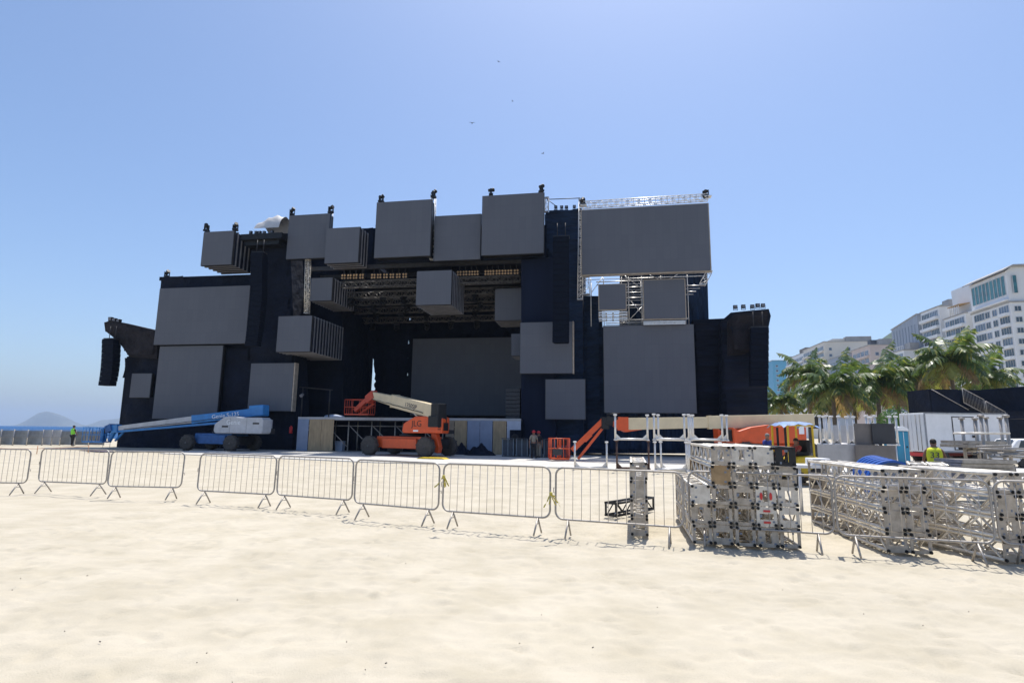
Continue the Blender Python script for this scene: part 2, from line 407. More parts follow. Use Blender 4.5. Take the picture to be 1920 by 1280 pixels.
me.materials.append(sand_mat())
sand = bpy.data.objects.new("sand", me); COL.objects.link(sand); struct(sand)

track_m = mat("track flooring", (0.53, 0.51, 0.475), 0.7, var=0.13, scale=0.8)
near_px = [(300, 850), (420, 855), (520, 859), (700, 867), (900, 872), (1050, 877), (1300, 884), (1600, 894), (2100, 910)]
npts = [ground(*p) for p in near_px]
far_pts = [sw(34, 4), sw(-26, 4)]
b = MB(); poly = [(p.x, p.y) for p in npts] + [(p.x, p.y) for p in far_pts]
b.prism(poly, -.05, .035, ax='z'); struct(b.build("road", track_m))
# sea
sea_m = mat("sea water", (0.015, 0.075, 0.20), 0.6, var=0.3, scale=0.05, bump=0.6, bscale=0.5, bdist=0.5, spec=0.1)
b = MB()
b.add([(-15000, 85, .02), (-26, 85, .02), (2300, 14000, .02), (-15000, 14000, .02)], [(0, 1, 2, 3)])
struct(b.build("sea", sea_m))
# islands and the hill behind the avenue
rock_m = mat("wooded rock", (0.10, 0.11, 0.085), 0.9, var=0.5, scale=0.01)
def ridge(name, prof, Y, depth, m, rough=0.03):
    b = MB(); n = len(prof); rows = 11; vs = []
    pts = []
    for (x0, y0), (x1, y1) in zip(prof, prof[1:]):
        for k in range(6): t = k / 6; pts.append((x0 + (x1 - x0) * t, y0 + (y1 - y0) * t))
    pts.append(prof[-1]); n = len(pts)
    for i, (px, py) in enumerate(pts):
        p = atY(px, py, Y); h = max(p.z, 0.1)
        for j in range(rows):
            t = -1 + 2 * j / (rows - 1)
            k = (1 - abs(t) ** 1.5); jit = 1 + rough * math.sin(i * 2.1 + j * 1.7)
            vs.append((p.x * (1 + t * depth / Y * .0), Y + t * depth, -0.5 + h * k * jit if j != rows // 2 else h))
    fs = [(i * rows + j, (i + 1) * rows + j, (i + 1) * rows + j + 1, i * rows + j + 1) for i in range(n - 1) for j in range(rows - 1)]
    b.add(vs, fs, 0, True); return struct(b.build(name, m))
ridge("hill", [(30, 797), (42, 794), (58, 783), (72, 774), (86, 770.5), (100, 773), (118, 779), (138, 789), (150, 795), (165, 798)], 6500, 120, rock_m)
ridge("hill", [(158, 798.5), (175, 793), (190, 787), (205, 786), (230, 783), (260, 792), (290, 799)], 7000, 120, rock_m)
ridge("hill", [(1540, 800), (1600, 690), (1645, 641), (1668, 625), (1690, 611), (1725, 587), (1790, 560), (1860, 540), (1960, 530), (2200, 600)], 1100, 150,
      mat("wooded hillside", (0.045, 0.075, 0.04), 0.9, var=0.5, scale=0.03))

# ------------------------------------------------------------------ haze: one closed box of air
hz = MB(); hz.box(-14500, 14500, -60, 13500, -2, 330)
hzm = bpy.data.materials.new("haze air"); hzm.use_nodes = True; nt = hzm.node_tree
for n in list(nt.nodes):
    if n.type == 'BSDF_PRINCIPLED': nt.nodes.remove(n)
pv = nt.nodes.new("ShaderNodeVolumePrincipled"); pv.inputs["Color"].default_value = (0.60, 0.76, 1.0, 1)
pv.inputs["Density"].default_value = 1.4e-4; pv.inputs["Anisotropy"].default_value = 0.0
nt.links.new(pv.outputs[0], nt.nodes["Material Output"].inputs["Volume"])
tag(hz.build("haze", hzm), kind="stuff")

# ------------------------------------------------------------------ the avenue buildings
AD = Vector((0.1754, 0.9845, 0)); AN = Vector((0.9845, -0.1754, 0)); AC = 109.0
def ave(px, py):                                    # pixel -> (s, z) on the avenue facade plane
    d = ray(px, py); t = (AC - EYE.dot(AN)) / d.dot(AN); p = EYE + d * t
    return p.dot(AD), p.z
AROT = math.atan2(AN.y, AN.x)
def bld(name, label, s0, s1, h, depth, m, setback=0.0, group="apartment buildings along the avenue"):
    """local axes: x = away from the beach, y = along the avenue, z = up; the facade is x = 0"""
    t = thing(name, label, "building", AN * (AC + setback) + AD * s0, AROT, group)
    b = MB(); b.box(0, depth, 0, s1 - s0, 0, h); b.build("wall", m, t)
    b = MB(); b.box(-.3, depth + .3, -.3, s1 - s0 + .3, h, h + .35); b.box(depth * .3, depth * .6, 3, 7, h + .35, h + 3.2); b.build("roof", roof_m, t)
    return t
def window(t, face, a, z, w, h, g=glass_m, sill=True):
    """face 'f': facade x=0, a along y.  face 'e': end wall y=0, a along x."""
    fr = MB(); gl = MB(); tk = .09
    def bx(mb, a0, a1, z0, z1, o0, o1):
        if face == 'f': mb.box(-o1, -o0, a0, a1, z0, z1)
        else: mb.box(a0, a1, -o1, -o0, z0, z1)
    for a0, a1, z0, z1 in ((a, a + tk, z, z + h), (a + w - tk, a + w, z, z + h), (a + tk, a + w - tk, z, z + tk), (a + tk, a + w - tk, z + h - tk, z + h)):
        bx(fr, a0, a1, z0, z1, 0, .14)
    k = max(1, round(w / 1.1))
    for i in range(1, k): bx(fr, a + w * i / k - .04, a + w * i / k + .04, z + tk, z + h - tk, 0, .10)
    if sill: bx(fr, a - .1, a + w + .1, z - .14, z, 0, .3)
    o = fr.build("window", frame_w, t)
    bx(gl, a + tk, a + w - tk, z + tk, z + h - tk, .01, .05); gl.build("pane", g, o)

s_near, _ = ave(1893, 560); s_far, _ = ave(1819, 560)
_, z_pent0 = ave(1893, 558); _, z_top = ave(1885, 494)
b1h = 47.8
b1 = bld("apartment_block", "tall white apartment block with a teal glazed penthouse, largest and rightmost of the row", s_near, s_far, b1h - 9.0, 22, wall_w)
Lb = s_far - s_near
b = MB(); b.prism([(0, b1h - 8.6), (16, b1h - 8.6), (16, b1h + 1.2), (1.5, b1h + 1.2), (0, b1h)], 0.3, Lb - .2); b.build("penthouse", wall_w, b1)
b = MB(); b.prism([(-1.2, b1h - .1), (1.5, b1h + 1.25), (17, b1h + 1.25), (17, b1h + 1.7), (1.4, b1h + 1.7), (-1.2, b1h + .25)], -.8, Lb + 1.2); b.build("penthouse_roof", roof_m, b1)
for i in range(9):
    a = .9 + i * (Lb - 2.0) / 9
    window(b1, 'f', a, b1h - 6.6, (Lb - 2) / 9 - .08, 5.6, glass_t, False)
window(b1, 'e', 1.2, b1h - 6.4, 1.1, 5.2, glass_t, False)
b = MB(); b.box(-1.0, 0, 0, Lb, b1h - 8.4, b1h - 8.0); b.build("terrace_slab", wall_w, b1)
fl = 3.05
for k in range(12):
    z = b1h - 11.6 - k * fl
    if z < 1: break
    bay = MB(); bay.prism([(0, .6), (-1.0, 1.0), (-1.0, 4.2), (0, 4.6)], z - .9, z - .05, ax='z'); bay.build("bay_balcony", wall_w, b1)
    window(b1, 'f', .6, z + .0, 4.2, 2.1, glass_m if k % 3 else glass_b, False)
    window(b1, 'f', 5.7, z + .05, 2.1, 1.9, glass_m if k % 4 else glass_b)
    window(b1, 'f', 8.9, z + .05, 2.1, 1.9, glass_m if (k + 1) % 3 else glass_b)
    window(b1, 'f', Lb - 5.9, z - .05, 4.9, 2.1, glass_m if (k + 2) % 3 else glass_b)
    if k < 8:
        window(b1, 'e', .8, z + .1, 1.7, 1.5, glass_m)
        window(b1, 'e', 3.6, z + .1, 2.6, 1.5, glass_b)
        window(b1, 'e', 11.4, z + .1, 1.6, 1.5, glass_m)

def banded(name, label, px0, px1, ytop_far, depth, m, cols, g=glass_m, fl=3.1, setback=0, balc=True, hd=0):
    s0, _ = ave(px1, 650); s1, z = ave(px0, ytop_far); h = z + hd
    t = bld(name, label, s0, s1, h, depth, m, setback)
    ln = s1 - s0; nfl = int((h - 3) / fl)
    for k in range(min(nfl, 12)):
        z = h - 3.0 - k * fl
        if balc:
            bb = MB(); bb.box(-1.1, 0, .5, ln - .5, z - 1.0, z - .05); bb.build("balcony", m, t)
        w = (ln - 1.2) / cols
        for c in range(cols):
            window(t, 'f', .6 + c * w + .06, z + .03, w - .12, 2.05, g if (c + k) % 3 else glass_b, False)
    return t, s0, s1, h
b2a = banded("apartment_block", "white apartment block with long dark balcony bands, left of the corniced block", 1726, 1768, 588, 16, wall_w, 2)
b2b = banded("apartment_block", "white apartment block with an ochre canopied terrace beside the tallest block", 1770, 1817, 600, 18, wall_w, 4)
t = b2b[0]; ln = b2b[2] - b2b[1]; h = b2b[3]
b = MB(); b.box(2.5, 16, 1, ln - 1, h + .4, h + 9.5); b.build("penthouse", wall_w, t)
b = MB(); b.prism([(-.8, h + 3.0), (2.5, h + 3.5), (2.5, h + 3.7), (-.8, h + 3.25)], 1.5, ln - 4); b.build("canopy", mat("ochre canopy", (0.45, 0.28, 0.12), 0.8), t)
b = MB()
for i in range(6): b.tube((-.6, 2 + i * (ln - 7) / 5, h + .3), (-.6, 2 + i * (ln - 7) / 5, h + 3.05), .12)
b.build("canopy_posts", frame_w, t)
# blank wall building with a raked top behind a low white terrace house
s0, _ = ave(1727, 640); s1, _ = ave(1676, 640); _, zA = ave(1725, 588); _, zB = ave(1677, 618)
t = thing("apartment_block", "grey blue windowless building with a raked top, in front of the wooded hill", "building", AN * (AC - .5) + AD * s0, AROT, "apartment buildings along the avenue")
b = MB(); b.prism([(0, 0), (s1 - s0, 0), (s1 - s0, zB), (0, zA)], 0, 16, ax='x'); b.build("wall", wall_g, t)
b = MB(); b.bar((8, -.2, zA + .15), (8, s1 - s0 + .2, zB + .15), 16.6, .3); b.build("roof", roof_m, t)
b = MB()
for i in range(8): b.box(-.12, 0, 2 + i * (s1 - s0 - 4) / 7, 2.5 + i * (s1 - s0 - 4) / 7, 1, zB - 1)
b.build("wall_ribs", mat("darker wall rib", (0.27, 0.31, 0.37), .8), t)
t, s0, s1, h = banded("terrace_house", "lower white house with a railed roof terrace between the taller blocks", 1690, 1735, 668, 12, wall_w, 5, setback=-7)
b = MB(); ln = s1 - s0
for i in range(14): b.box(-.1, 0, i * ln / 13, i * ln / 13 + .15, h + .35, h + 1.6)
b.box(-.12, .02, 0, ln, h + 1.6, h + 1.75); b.build("railing", frame_w, t)

def endwall(name, label, px_corner, px_far, ytop, depth, m, rows=8, cols=3, wins=True, g=glass_b, facade_cols=4, tops=True):
    s0, z = ave(px_corner, ytop); s1, _ = ave(px_far, 700)
    t = bld(name, label, s0, s1, z, depth, m)
    ln = s1 - s0
    if facade_cols:
        for k in range(min(rows, 11)):
            zz = z - 4 - k * 3.3
            for c in range(facade_cols):
                w = (ln - 2) / facade_cols; window(t, 'f', 1 + c * w + .3, zz, w - .6, 2.1, g, False)
            if k % 1 == 0:
                bb = MB(); bb.box(-1.0, 0, 1, ln - 1, zz - 1.1, zz - .2); bb.build("balcony", m, t)
    if wins:
        for k in range(rows):
            for c in range(cols): window(t, 'e', 2 + c * depth / (cols + .5), z - 4.5 - k * 3.3, 1.5, 1.5, g)
    return t, s0, s1, z
e4 = endwall("apartment_block", "pinkish apartment block with rooftop water tanks, beside the foot of the hill", 1630, 1600, 647, 18, wall_p, 4, 3)
b = MB(); b.box(3, 6, 6, 9, e4[3] + .3, e4[3] + 3.2); b.box(9, 12, 5, 9, e4[3] + .3, e4[3] + 2.2); b.build("water_tank", mat("dark tank", (0.1, 0.11, 0.13), .7), e4[0])
e5b = endwall("apartment_block", "pale grey blank party wall building in front of the cream block", 1592, 1556, 662, 26, wall_g, 2, 1, facade_cols=3)
e5 = endwall("apartment_block", "cream apartment block with a stepped roof in the middle of the far row", 1545, 1508, 641, 40, wall_c, 3, 4, facade_cols=3)
b = MB(); b.box(6, 20, 5, 12, e5[3] + .3, e5[3] + 2.4); b.build("roof_house", wall_c, e5[0])
e5c = endwall("apartment_block", "white apartment block with wide balconies, right of the sky blue building", 1507, 1476, 661, 30, wall_w, 9, 3, facade_cols=4)
b = MB(); b.box(2, 14, 3, 14, e5c[3] + .3, e5c[3] + 3.5); b.build("roof_house", mat("brown roof house", (0.2, 0.17, 0.15), .8), e5c[0])
e6 = endwall("apartment_block", "sky blue narrow building at the far end of the row", 1448, 1425, 676, 34, wall_b, 8, 3, facade_cols=0)

# ------------------------------------------------------------------ palms and the shrub
def palm(px, py, Y, R0, seed, label, dry=3):
    r = random.Random(seed)
    c = atY(px, py, Y); g = Vector((c.x + r.uniform(-.6, .6), Y, 0))
    R0 *= 1.2
    t = thing("palm_tree", label, "palm", (g.x, g.y, 0), 0, "coconut palms in front of the avenue")
    top = Vector((c.x - g.x, 0, c.z))
    b = MB(); n = 9
    b.path([(top.x * (i / n) ** 1.6, .15 * math.sin(i), top.z * i / n) for i in range(n + 1)], [.32 - .13 * i / n for i in range(n + 1)], 8)
    b.build("trunk", trunk_m, t)
    cr = MB()
    nf = 25
    for k in range(nf):
        az = k * 2.399 + r.uniform(-.25, .25)
        el = R(70 - 104 * (k / nf) ** .75) + r.uniform(-.12, .12)     # young fronds stand up, old ones hang
        Lf = R0 * r.uniform(.85, 1.15); droop = r.uniform(.9, 1.5) * (1.0 if el > .9 else 1.35)
        d = Vector((math.cos(az) * math.cos(el), math.sin(az) * math.cos(el), math.sin(el)))
        mi = 0 if k < nf * .62 else (1 if r.random() < .6 else 0)
        if k >= nf - dry: mi = 2
        pts = []; p = top.copy(); seg = 12; dirv = d.copy()
        for i in range(seg + 1):
            pts.append(p.copy()); p = p + dirv * (Lf / seg)
            dirv = (dirv + Vector((0, 0, -droop / seg * (0.5 + i / seg)))).normalized()
        cr.path(pts, [.055 * (1 - i / seg * .85) for i in range(seg + 1)], 4, mi=1 if mi != 2 else 2)
        for i in range(2 * seg):
            f = (i + 2) / (2 * seg + 2); q = f * seg; a = int(q); fr = q - a
            base = pts[a].lerp(pts[min(a + 1, seg)], fr); tan = (pts[min(a + 1, seg)] - pts[max(a - 1, 0)]).normalized()
            side = tan.cross(Vector((0, 0, 1)))
            if side.length < .1: side = Vector((math.sin(az), -math.cos(az), 0))
            side.normalize(); nup = side.cross(tan)
            ll = R0 * .36 * (math.sin(math.pi * min(1, f * .9 + .12)) ** .7) * r.uniform(.8, 1.15)
            for sg in (-1, 1):
                hang = r.uniform(.5, 1.4)
                tip = base + (side * sg * .8 + tan * .55 + Vector((0, 0, -hang)) + nup * .15).normalized() * ll
                mid = base.lerp(tip, .5) + nup * ll * .10 + Vector((0, 0, .04))
                w = tan * (.10 * R0 / 3.2)
                cr.add([base - w * .5, base + w * .5, mid + w, mid - w, tip], [(0, 1, 2, 3), (3, 2, 4)], mi if r.random() > .12 else 1)
    cr.build("crown", [frond_g, frond_y, frond_d], t, fix=False)
    nuts = MB()
    for i in range(6):
        a = r.uniform(0, 6.28); nuts.ball((top.x + .28 * math.cos(a), .28 * math.sin(a), top.z - .25 - .2 * r.random()), .13, 8)
    nuts.build("coconuts", mat("green coconuts", (0.16, 0.15, 0.04), .5, var=.3), t)
palm(1464, 752, 78, 3.0, 11, "low palm close to the right edge of the stage", 2)
palm(1513, 698, 84, 4.0, 12, "palm with a shaggy brown skirt, in front of the cream building", 4)
palm(1562, 722, 72, 4.3, 13, "broad palm with arching dry fronds, second in from the shaggy one", 4)
palm(1646, 712, 76, 4.7, 14, "large palm standing behind the grey boards and frame legs", 2)
palm(1716, 694, 84, 3.8, 15, "palm half hidden behind the black stair block's left end", 2)
palm(1782, 672, 74, 4.6, 16, "tallest palm, standing above the black platform wall", 3)
palm(1602, 742, 88, 3.8, 18, "palm filling the gap behind the grey boards' left end", 2)
palm(1680, 728, 90, 3.9, 19, "palm behind the round green shrub", 2)
palm(1752, 712, 90, 3.8, 20, "palm rising just left of the tallest palm", 1)
palm(1538, 748, 90, 3.6, 21, "low palm between the shaggy palm and the broad palm", 2)
palm(1846, 706, 80, 3.9, 17, "rightmost palm with a flat drooping crown, under the white block", 1)

def bush(px, pyb, Y, w, h, seed, label):
    r = random.Random(seed); g = atY(px, pyb, Y)
    t = thing("shrub", label, "shrub", (g.x, Y, 0))
    st = MB()
    for i in range(5):
        a = r.uniform(0, 6.28); st.tube((0, 0, 0), (math.cos(a) * w * .25, math.sin(a) * w * .25, h * .6), .07, 6, .03)
    st.build("stem", trunk_m, t)
    lf = MB()
    for i in range(2600):
        a, e, q = r.uniform(0, 6.28), math.asin(r.uniform(-.5, 1)), r.random() ** .4
        k = 1 + .22 * math.sin(a * 3 + e * 4)
        p = Vector((math.cos(a) * math.cos(e) * w / 2 * q * k, math.sin(a) * math.cos(e) * w / 2 * q * k, h * .5 + math.sin(e) * h * .5 * q * k))
        d1 = Vector((r.uniform(-1, 1), r.uniform(-1, 1), r.uniform(-1, 1))).normalized(); d2 = d1.cross(Vector((r.random(), r.random(), r.random() + .1))).normalized()
        lf.add([p - d1 * .12, p + d2 * .06, p + d1 * .12, p - d2 * .06], [(0, 1, 2, 3)])
    lf.build("foliage", leaf_m, t, fix=False)
bush(1681, 800, 62, 4.2, 4.8, 3, "round green shrub beside the black platform block")

# ------------------------------------------------------------------ the stage: cloth clad blocks
GST = "black cloth clad blocks of the stage"
def quad(TL, TR, BR, BL, w):
    a, b, c, d = (stg(*p, w) for p in (TL, TR, BR, BL))
    return (a[0] + d[0]) / 2, (b[0] + c[0]) / 2, (c[1] + d[1]) / 2, (a[1] + b[1]) / 2
def folds(poly, w0, w1, m, name, label, cat="stage block", group=GST, seed=0, amp=.2, parts=()):
    """a clad volume: outline in photo pixels on the plane w0, real depth to w1; its front face is a rippled sheet"""
    uz = [stg(px, py, w0) for px, py in poly]
    uz = [(u, max(0.0, z)) for u, z in uz]
    u0 = min(u for u, z in uz); zmin = min(z for u, z in uz)
    t = thing(name, label, cat, sw(u0, w0, zmin), -A, group)
    loc = [(u - u0, z - zmin) for u, z in uz]
    b = MB(); b.prism(loc, amp + .02, w1 - w0); b.build("clad_body", m, t)
    # front sheet
    sh = MB(); r = random.Random(seed)
    us = max(u for u, z in loc); zs = max(z for u, z in loc)
    def inside(x, z):
        c = False; n = len(loc)
        for i in range(n):
            (x0, z0), (x1, z1) = loc[i], loc[i - 1]
            if (z0 > z) != (z1 > z) and x < (x1 - x0) * (z - z0) / (z1 - z0) + x0: c = not c
        return c
    st = .36; nu, nz = int(us / st) + 1, int(zs / st) + 1; ids = {}
    ph = [r.uniform(0, 6.28) for _ in range(6)]
    def hgt(x, z): return amp * (.4 * math.sin(x * 1.7 + ph[0] + .5 * math.sin(z * .8)) + .35 * math.sin(z * 2.3 + ph[1] + .8 * math.sin(x * .7 + ph[2])) + .25 * math.sin(x * 3.7 + z * 1.9 + ph[3]))
    for i in range(nu):
        for j in range(nz):
            x0, x1, z0, z1 = i * us / nu, (i + 1) * us / nu, j * zs / nz, (j + 1) * zs / nz
            if all(inside(x, z) for x, z in ((x0 + .01, z0 + .01), (x1 - .01, z0 + .01), (x1 - .01, z1 - .01), (x0 + .01, z1 - .01))):
                f = []
                for a, c in ((i, j), (i + 1, j), (i + 1, j + 1), (i, j + 1)):
                    if (a, c) not in ids:
                        ids[(a, c)] = len(sh.v); x, z = a * us / nu, c * zs / nz; sh.v.append((x, hgt(x, z), z))
                    f.append(ids[(a, c)])
                sh.f.append(f); sh.m.append(0); sh.sm.append(True)
    if sh.f: sh.build("front_cloth", m, t, fix=False)
    return t
folds([(234, 668), (300, 652), (472, 645), (472, 850), (214, 841)], .9, 9, cloth, "stage_wing", "low black clad wing at the far left foot of the stage", seed=1)
folds([(299, 519), (470, 513), (472, 655), (286, 655)], 1.1, 6, cloth, "stage_block", "black clad block behind the wide upper left screen", seed=2)
folds([(468, 440), (541, 436), (556, 850), (462, 850)], .8, 3.0, cloth, "stage_tower", "tall black clad tower behind the hanging speaker column on the left", seed=3)
folds([(530, 430), (704, 426), (704, 500), (640, 505), (640, 850), (540, 850)], 5.3, 11, cloth, "stage_block", "black clad block behind the two ribbed cubes, left of the opening", seed=4)
folds([(702, 492), (1024, 482), (1024, 420), (702, 420)], .5, 5.5, cloth, "stage_header", "black clad header over the stage opening behind the three tall screens", seed=5)
folds([(1022, 396), (1091, 392), (1094, 850), (1040, 850), (1022, 700)], 1.0, 7, scrim, "stage_tower", "blue black scrim tower behind the hanging speaker column right of the opening", seed=6, amp=.3)
folds([(977, 486), (1042, 482), (1042, 850), (977, 852)], .45, 4, drape, "stage_pillar", "smooth navy draped pillar at the right edge of the opening", seed=7, amp=.05)
folds([(1094, 553), (1127, 553), (1134, 850), (1094, 850)], 1.7, 7, scrim, "stage_block", "narrow blue black scrim strip left of the tall lower right screen", seed=8, amp=.3)
folds([(1163, 500), (1327, 497), (1330, 600), (1333, 850), (1128, 850), (1128, 612), (1163, 612)], 2.6, 8, scrim_v, "stage_block", "black clad block behind the scaffold and the two small right screens", seed=9, amp=.25)
folds([(1300, 598), (1366, 595), (1366, 852), (1304, 852)], 1.4, 8, cloth_h, "stage_block", "banded black cloth block between the lower right screen and the end tower", seed=10, amp=.28)
V9 = folds([(1356, 598), (1372, 584), (1400, 581), (1444, 577), (1448, 590), (1441, 625), (1441, 700), (1444, 852), (1356, 852)], -.3, 7, cloth_h, "stage_tower", "crumpled black clad tower at the right end of the stage", seed=11, amp=.34)
folds([(1366, 600), (1380, 586), (1442, 581), (1442, 600), (1432, 640), (1400, 662), (1366, 665)], -.9, -.32, brown_cloth, "cloth_swag", "crumpled brown black cloth swag on the upper right end tower", "cloth swag", None, seed=12, amp=.3)
arm = folds([(193, 604), (206, 600), (238, 606), (292, 620), (292, 672), (240, 668), (226, 648), (208, 630), (195, 620)], .2, 3.2, brown_cloth, "cantilever_arm", "black clad cantilever arm at the far left end of the stage", "stage arm", None, seed=13, amp=.1)

# back curtains with slits of daylight between them, rear video wall, roof, platform
def curtain(px0, px1, ytop, w, label, seed, notch=()):
    """notch: (y from, y to, px) bands where the left edge is pulled back and daylight shows"""
    r = random.Random(seed)
    u0, _ = stg(px0, 700, w); u1, _ = stg(px1, 700, w); _, z1 = stg((px0 + px1) / 2, ytop, w)
    bands = [(stg(px0, yb, w)[1], stg(px0, ya, w)[1], stg(p, 700, w)[0] - u0) for ya, yb, p in notch]
    t = thing("back_curtain", label, "curtain", sw(u0, w, 0), -A, "black curtains at the back of the stage")
    b = MB(); n = max(4, int((u1 - u0) / .25)); rows = 60; vs = []
    for j in range(rows + 1):
        z = z1 * j / rows; e0 = r.uniform(-.05, .02)
        for za, zb, d in bands:
            if za <= z <= zb: e0 = d * (1 - .8 * ((z - za) / (zb - za)) ** 2) * r.uniform(.6, 1.1)
        for i in range(n + 1):
            x = e0 + (u1 - u0 - e0) * i / n
            vs.append((x, .12 * math.sin(x * 4 + seed + .3 * math.sin(z)), z))
    k = n + 1
    b.add(vs, [(j * k + i, j * k + i + 1, (j + 1) * k + i + 1, (j + 1) * k + i) for j in range(rows) for i in range(n)], 0, True)
    b.build("curtain_cloth", cloth, t)
    b = MB(); b.tube((-.2, 0, z1), (u1 - u0 + .2, 0, z1), .06); b.build("curtain_pipe", darkmetal, t)
curtain(560, 638.5, 560, 13.0, "black back curtain at the left edge of the opening, behind the lower ribbed cube", 1)
curtain(638, 660.8, 560, 13.3, "narrow black back curtain just left of the orange lift's basket", 2, ((590, 614, 641),))
curtain(660.3, 698.5, 560, 13.0, "black back curtain left of the brightest slit of daylight", 3, ((580, 700, 661.6),))
curtain(698, 763.5, 560, 13.3, "wide black back curtain right of the brightest slit of daylight", 4, ((672, 745, 706.5),))
curtain(763, 1010, 560, 13.6, "widest black back curtain behind the rear video wall", 5, ((592, 602, 766), (630, 648, 765.5), (664, 672, 765.2), (688, 704, 765.2)))

u0, _ = stg(772, 700, 12); u1, _ = stg(985, 700, 12); _, z0 = stg(870, 778, 12); _, z1 = stg(870, 634, 12)
t = thing("rear_video_wall", "large dark unlit video wall at the back of the stage opening", "video wall", sw(u0, 12, z0), -A)
b = MB(); b.box(0, u1 - u0, 0, .12, 0, z1 - z0); b.build("screen_face", led, t)
b = MB(); b.box(-.06, u1 - u0 + .06, .12, .5, -.08, z1 - z0 + .08); b.build("frame", darkmetal, t)

uL, _ = stg(560, 470, 0); uR, _ = stg(1030, 470, 0); zr = 15.4
t = thing("stage_roof", "black stage roof over the opening", "roof", sw(uL, 0, zr), -A)
b = MB(); b.box(0, uR - uL, 5.6, 14.5, 0, .5); b.build("roof_cover", cloth, t)
b = MB()
for i in range(6): b.box(0.1, uR - uL - .1, 1 + i * 2.6, 1.25 + i * 2.6, -.35, -.003)
b.build("roof_beams", darkmetal, t)

DZ = 2.62                                            # deck height
uD0, _ = stg(558, 820, -.3); uD1, _ = stg(977, 820, -.3)
t = thing("stage_platform", "raised stage platform with an open scaffold front below the opening", "stage platform", sw(uD0, -.3, 0), -A)
LW = uD1 - uD0
b = MB(); b.box(0, LW, 0, 14, DZ - .22, DZ); b.build("deck", mat("black deck boards", (0.02, 0.02, 0.024), .7, var=.3), t)
b = MB(); b.box(0, LW, -.12, -.003, DZ - .16, DZ + .06); b.build("front_beam", pale_sheet, t)
b = MB(); b.box(.2, LW - .2, 2.6, 2.7, 0, DZ - .23); b.build("under_cloth", cloth, t)
for row in (0.25, 1.9):
    for i in range(10):
        x = .3 + i * (LW - .6) / 9; b = MB(); b.tube((x, row, 0), (x, row, DZ - .23), .05, 8); b.box(x - .12, x + .12, row - .12, row + .12, 0, .03); b.build("leg", galv, t)
for i in range(9):
    x0 = .3 + i * (LW - .6) / 9; x1 = x0 + (LW - .6) / 9
    b = MB(); b.tube((x0, .2, DZ - .5), (x1, .2, .4), .035); b.tube((x0, .3, DZ - .6), (x1, .3, DZ - .6), .035); b.build("brace", galv, t)
# skirt panels leaning on the platform front
def skirt(px0, px1, m, label, ytop=783):
    u0, z = stg(px0, ytop, -.5); u1, _ = stg(px1, ytop, -.5)
    t = thing("skirt_panel", label, "panel", sw(u0, -.5, 0), -A, "skirt panels along the platform front")
    n = max(1, round((u1 - u0) / 1.2)); wd = (u1 - u0) / n
    for i in range(n):
        b = MB(); b.box(i * wd + .012, (i + 1) * wd - .012, 0, .03, .06, 2.5 + .02 * ((i * 7) % 3)); b.build("board", m, t)
    b = MB(); b.box(.02, u1 - u0 - .02, .032, .09, .3, .38); b.box(.02, u1 - u0 - .02, .032, .09, 1.9, 1.98); b.build("batten", ply_b, t)
skirt(559, 580, bluepanel, "blue grey skirt panel at the left end of the platform front")
skirt(580.5, 627, ply, "wide raw plywood skirt panel left of the open scaffold bay")
skirt(836, 852, ply_b, "dark brown plywood skirt panel just behind the orange lift's rear wheel")
skirt(852.5, 876, ply, "pale plywood skirt panel right of the dark brown one, above a heap of black cloth")
skirt(876.5, 924, bluepanel, "widest blue grey skirt panel, between two plywood ones")
skirt(924.5, 950, ply, "plywood skirt panel behind the left end of the crowd barriers")
skirt(950.5, 977, bluewhite, "pale blue skirt panel at the right end of the platform front")
for px, py, wd, lab in ((863, 850, 2.0, "left of two heaps of black cloth below the pale plywood panel"), (900, 852, 2.3, "right of two heaps of black cloth, below the wide blue grey panel")):
    g = ground(px, py + 2); r = random.Random(px); b = MB(); n = 18; vs = []
    for j in range(n + 1):
        for i in range(n + 1):
            x, y = -1 + 2 * i / n, -1 + 2 * j / n; d = min(1, math.hypot(x, y)); h = (1 - d) ** .9 * .75 * (1 + .25 * math.sin(x * 9 + y * 5) + .15 * math.sin(y * 13 - x * 7))
            vs.append((x * wd / 2, y * .8, h + .03))
    b.add(vs, [(j * (n + 1) + i, j * (n + 1) + i + 1, (j + 1) * (n + 1) + i + 1, (j + 1) * (n + 1) + i) for j in range(n) for i in range(n)], 0, True)
    tag(b.build("cloth_heap", cloth, None, loc=(g.x, g.y, 0), rotz=-A), lab, "cloth heap")
u0, z0 = stg(625, 776, 1.0)
b = MB(); b.ball((0, 0, .12), (.8, .4, .2), 12); b.ball((.45, .1, .1), (.5, .4, .16), 10)
tag(b.build("blue_tarp_bundle", bluewhite, None, loc=sw(u0, 1.0, DZ), rotz=-A), "pale blue tarp bundle lying on the platform edge", "tarp")
g = ground(637, 846); b = MB(); b.prism([(-.28, 0), (.28, 0), (.34, .75), (-.34, .75)], -.25, .25); b.box(-.37, .37, -.28, .28, .755, .82)
tag(b.build("plastic_bin", bluewhite, None, loc=(g.x, g.y, 0), rotz=-A, bevel=.02), "pale blue plastic bin in the open scaffold bay", "bin")

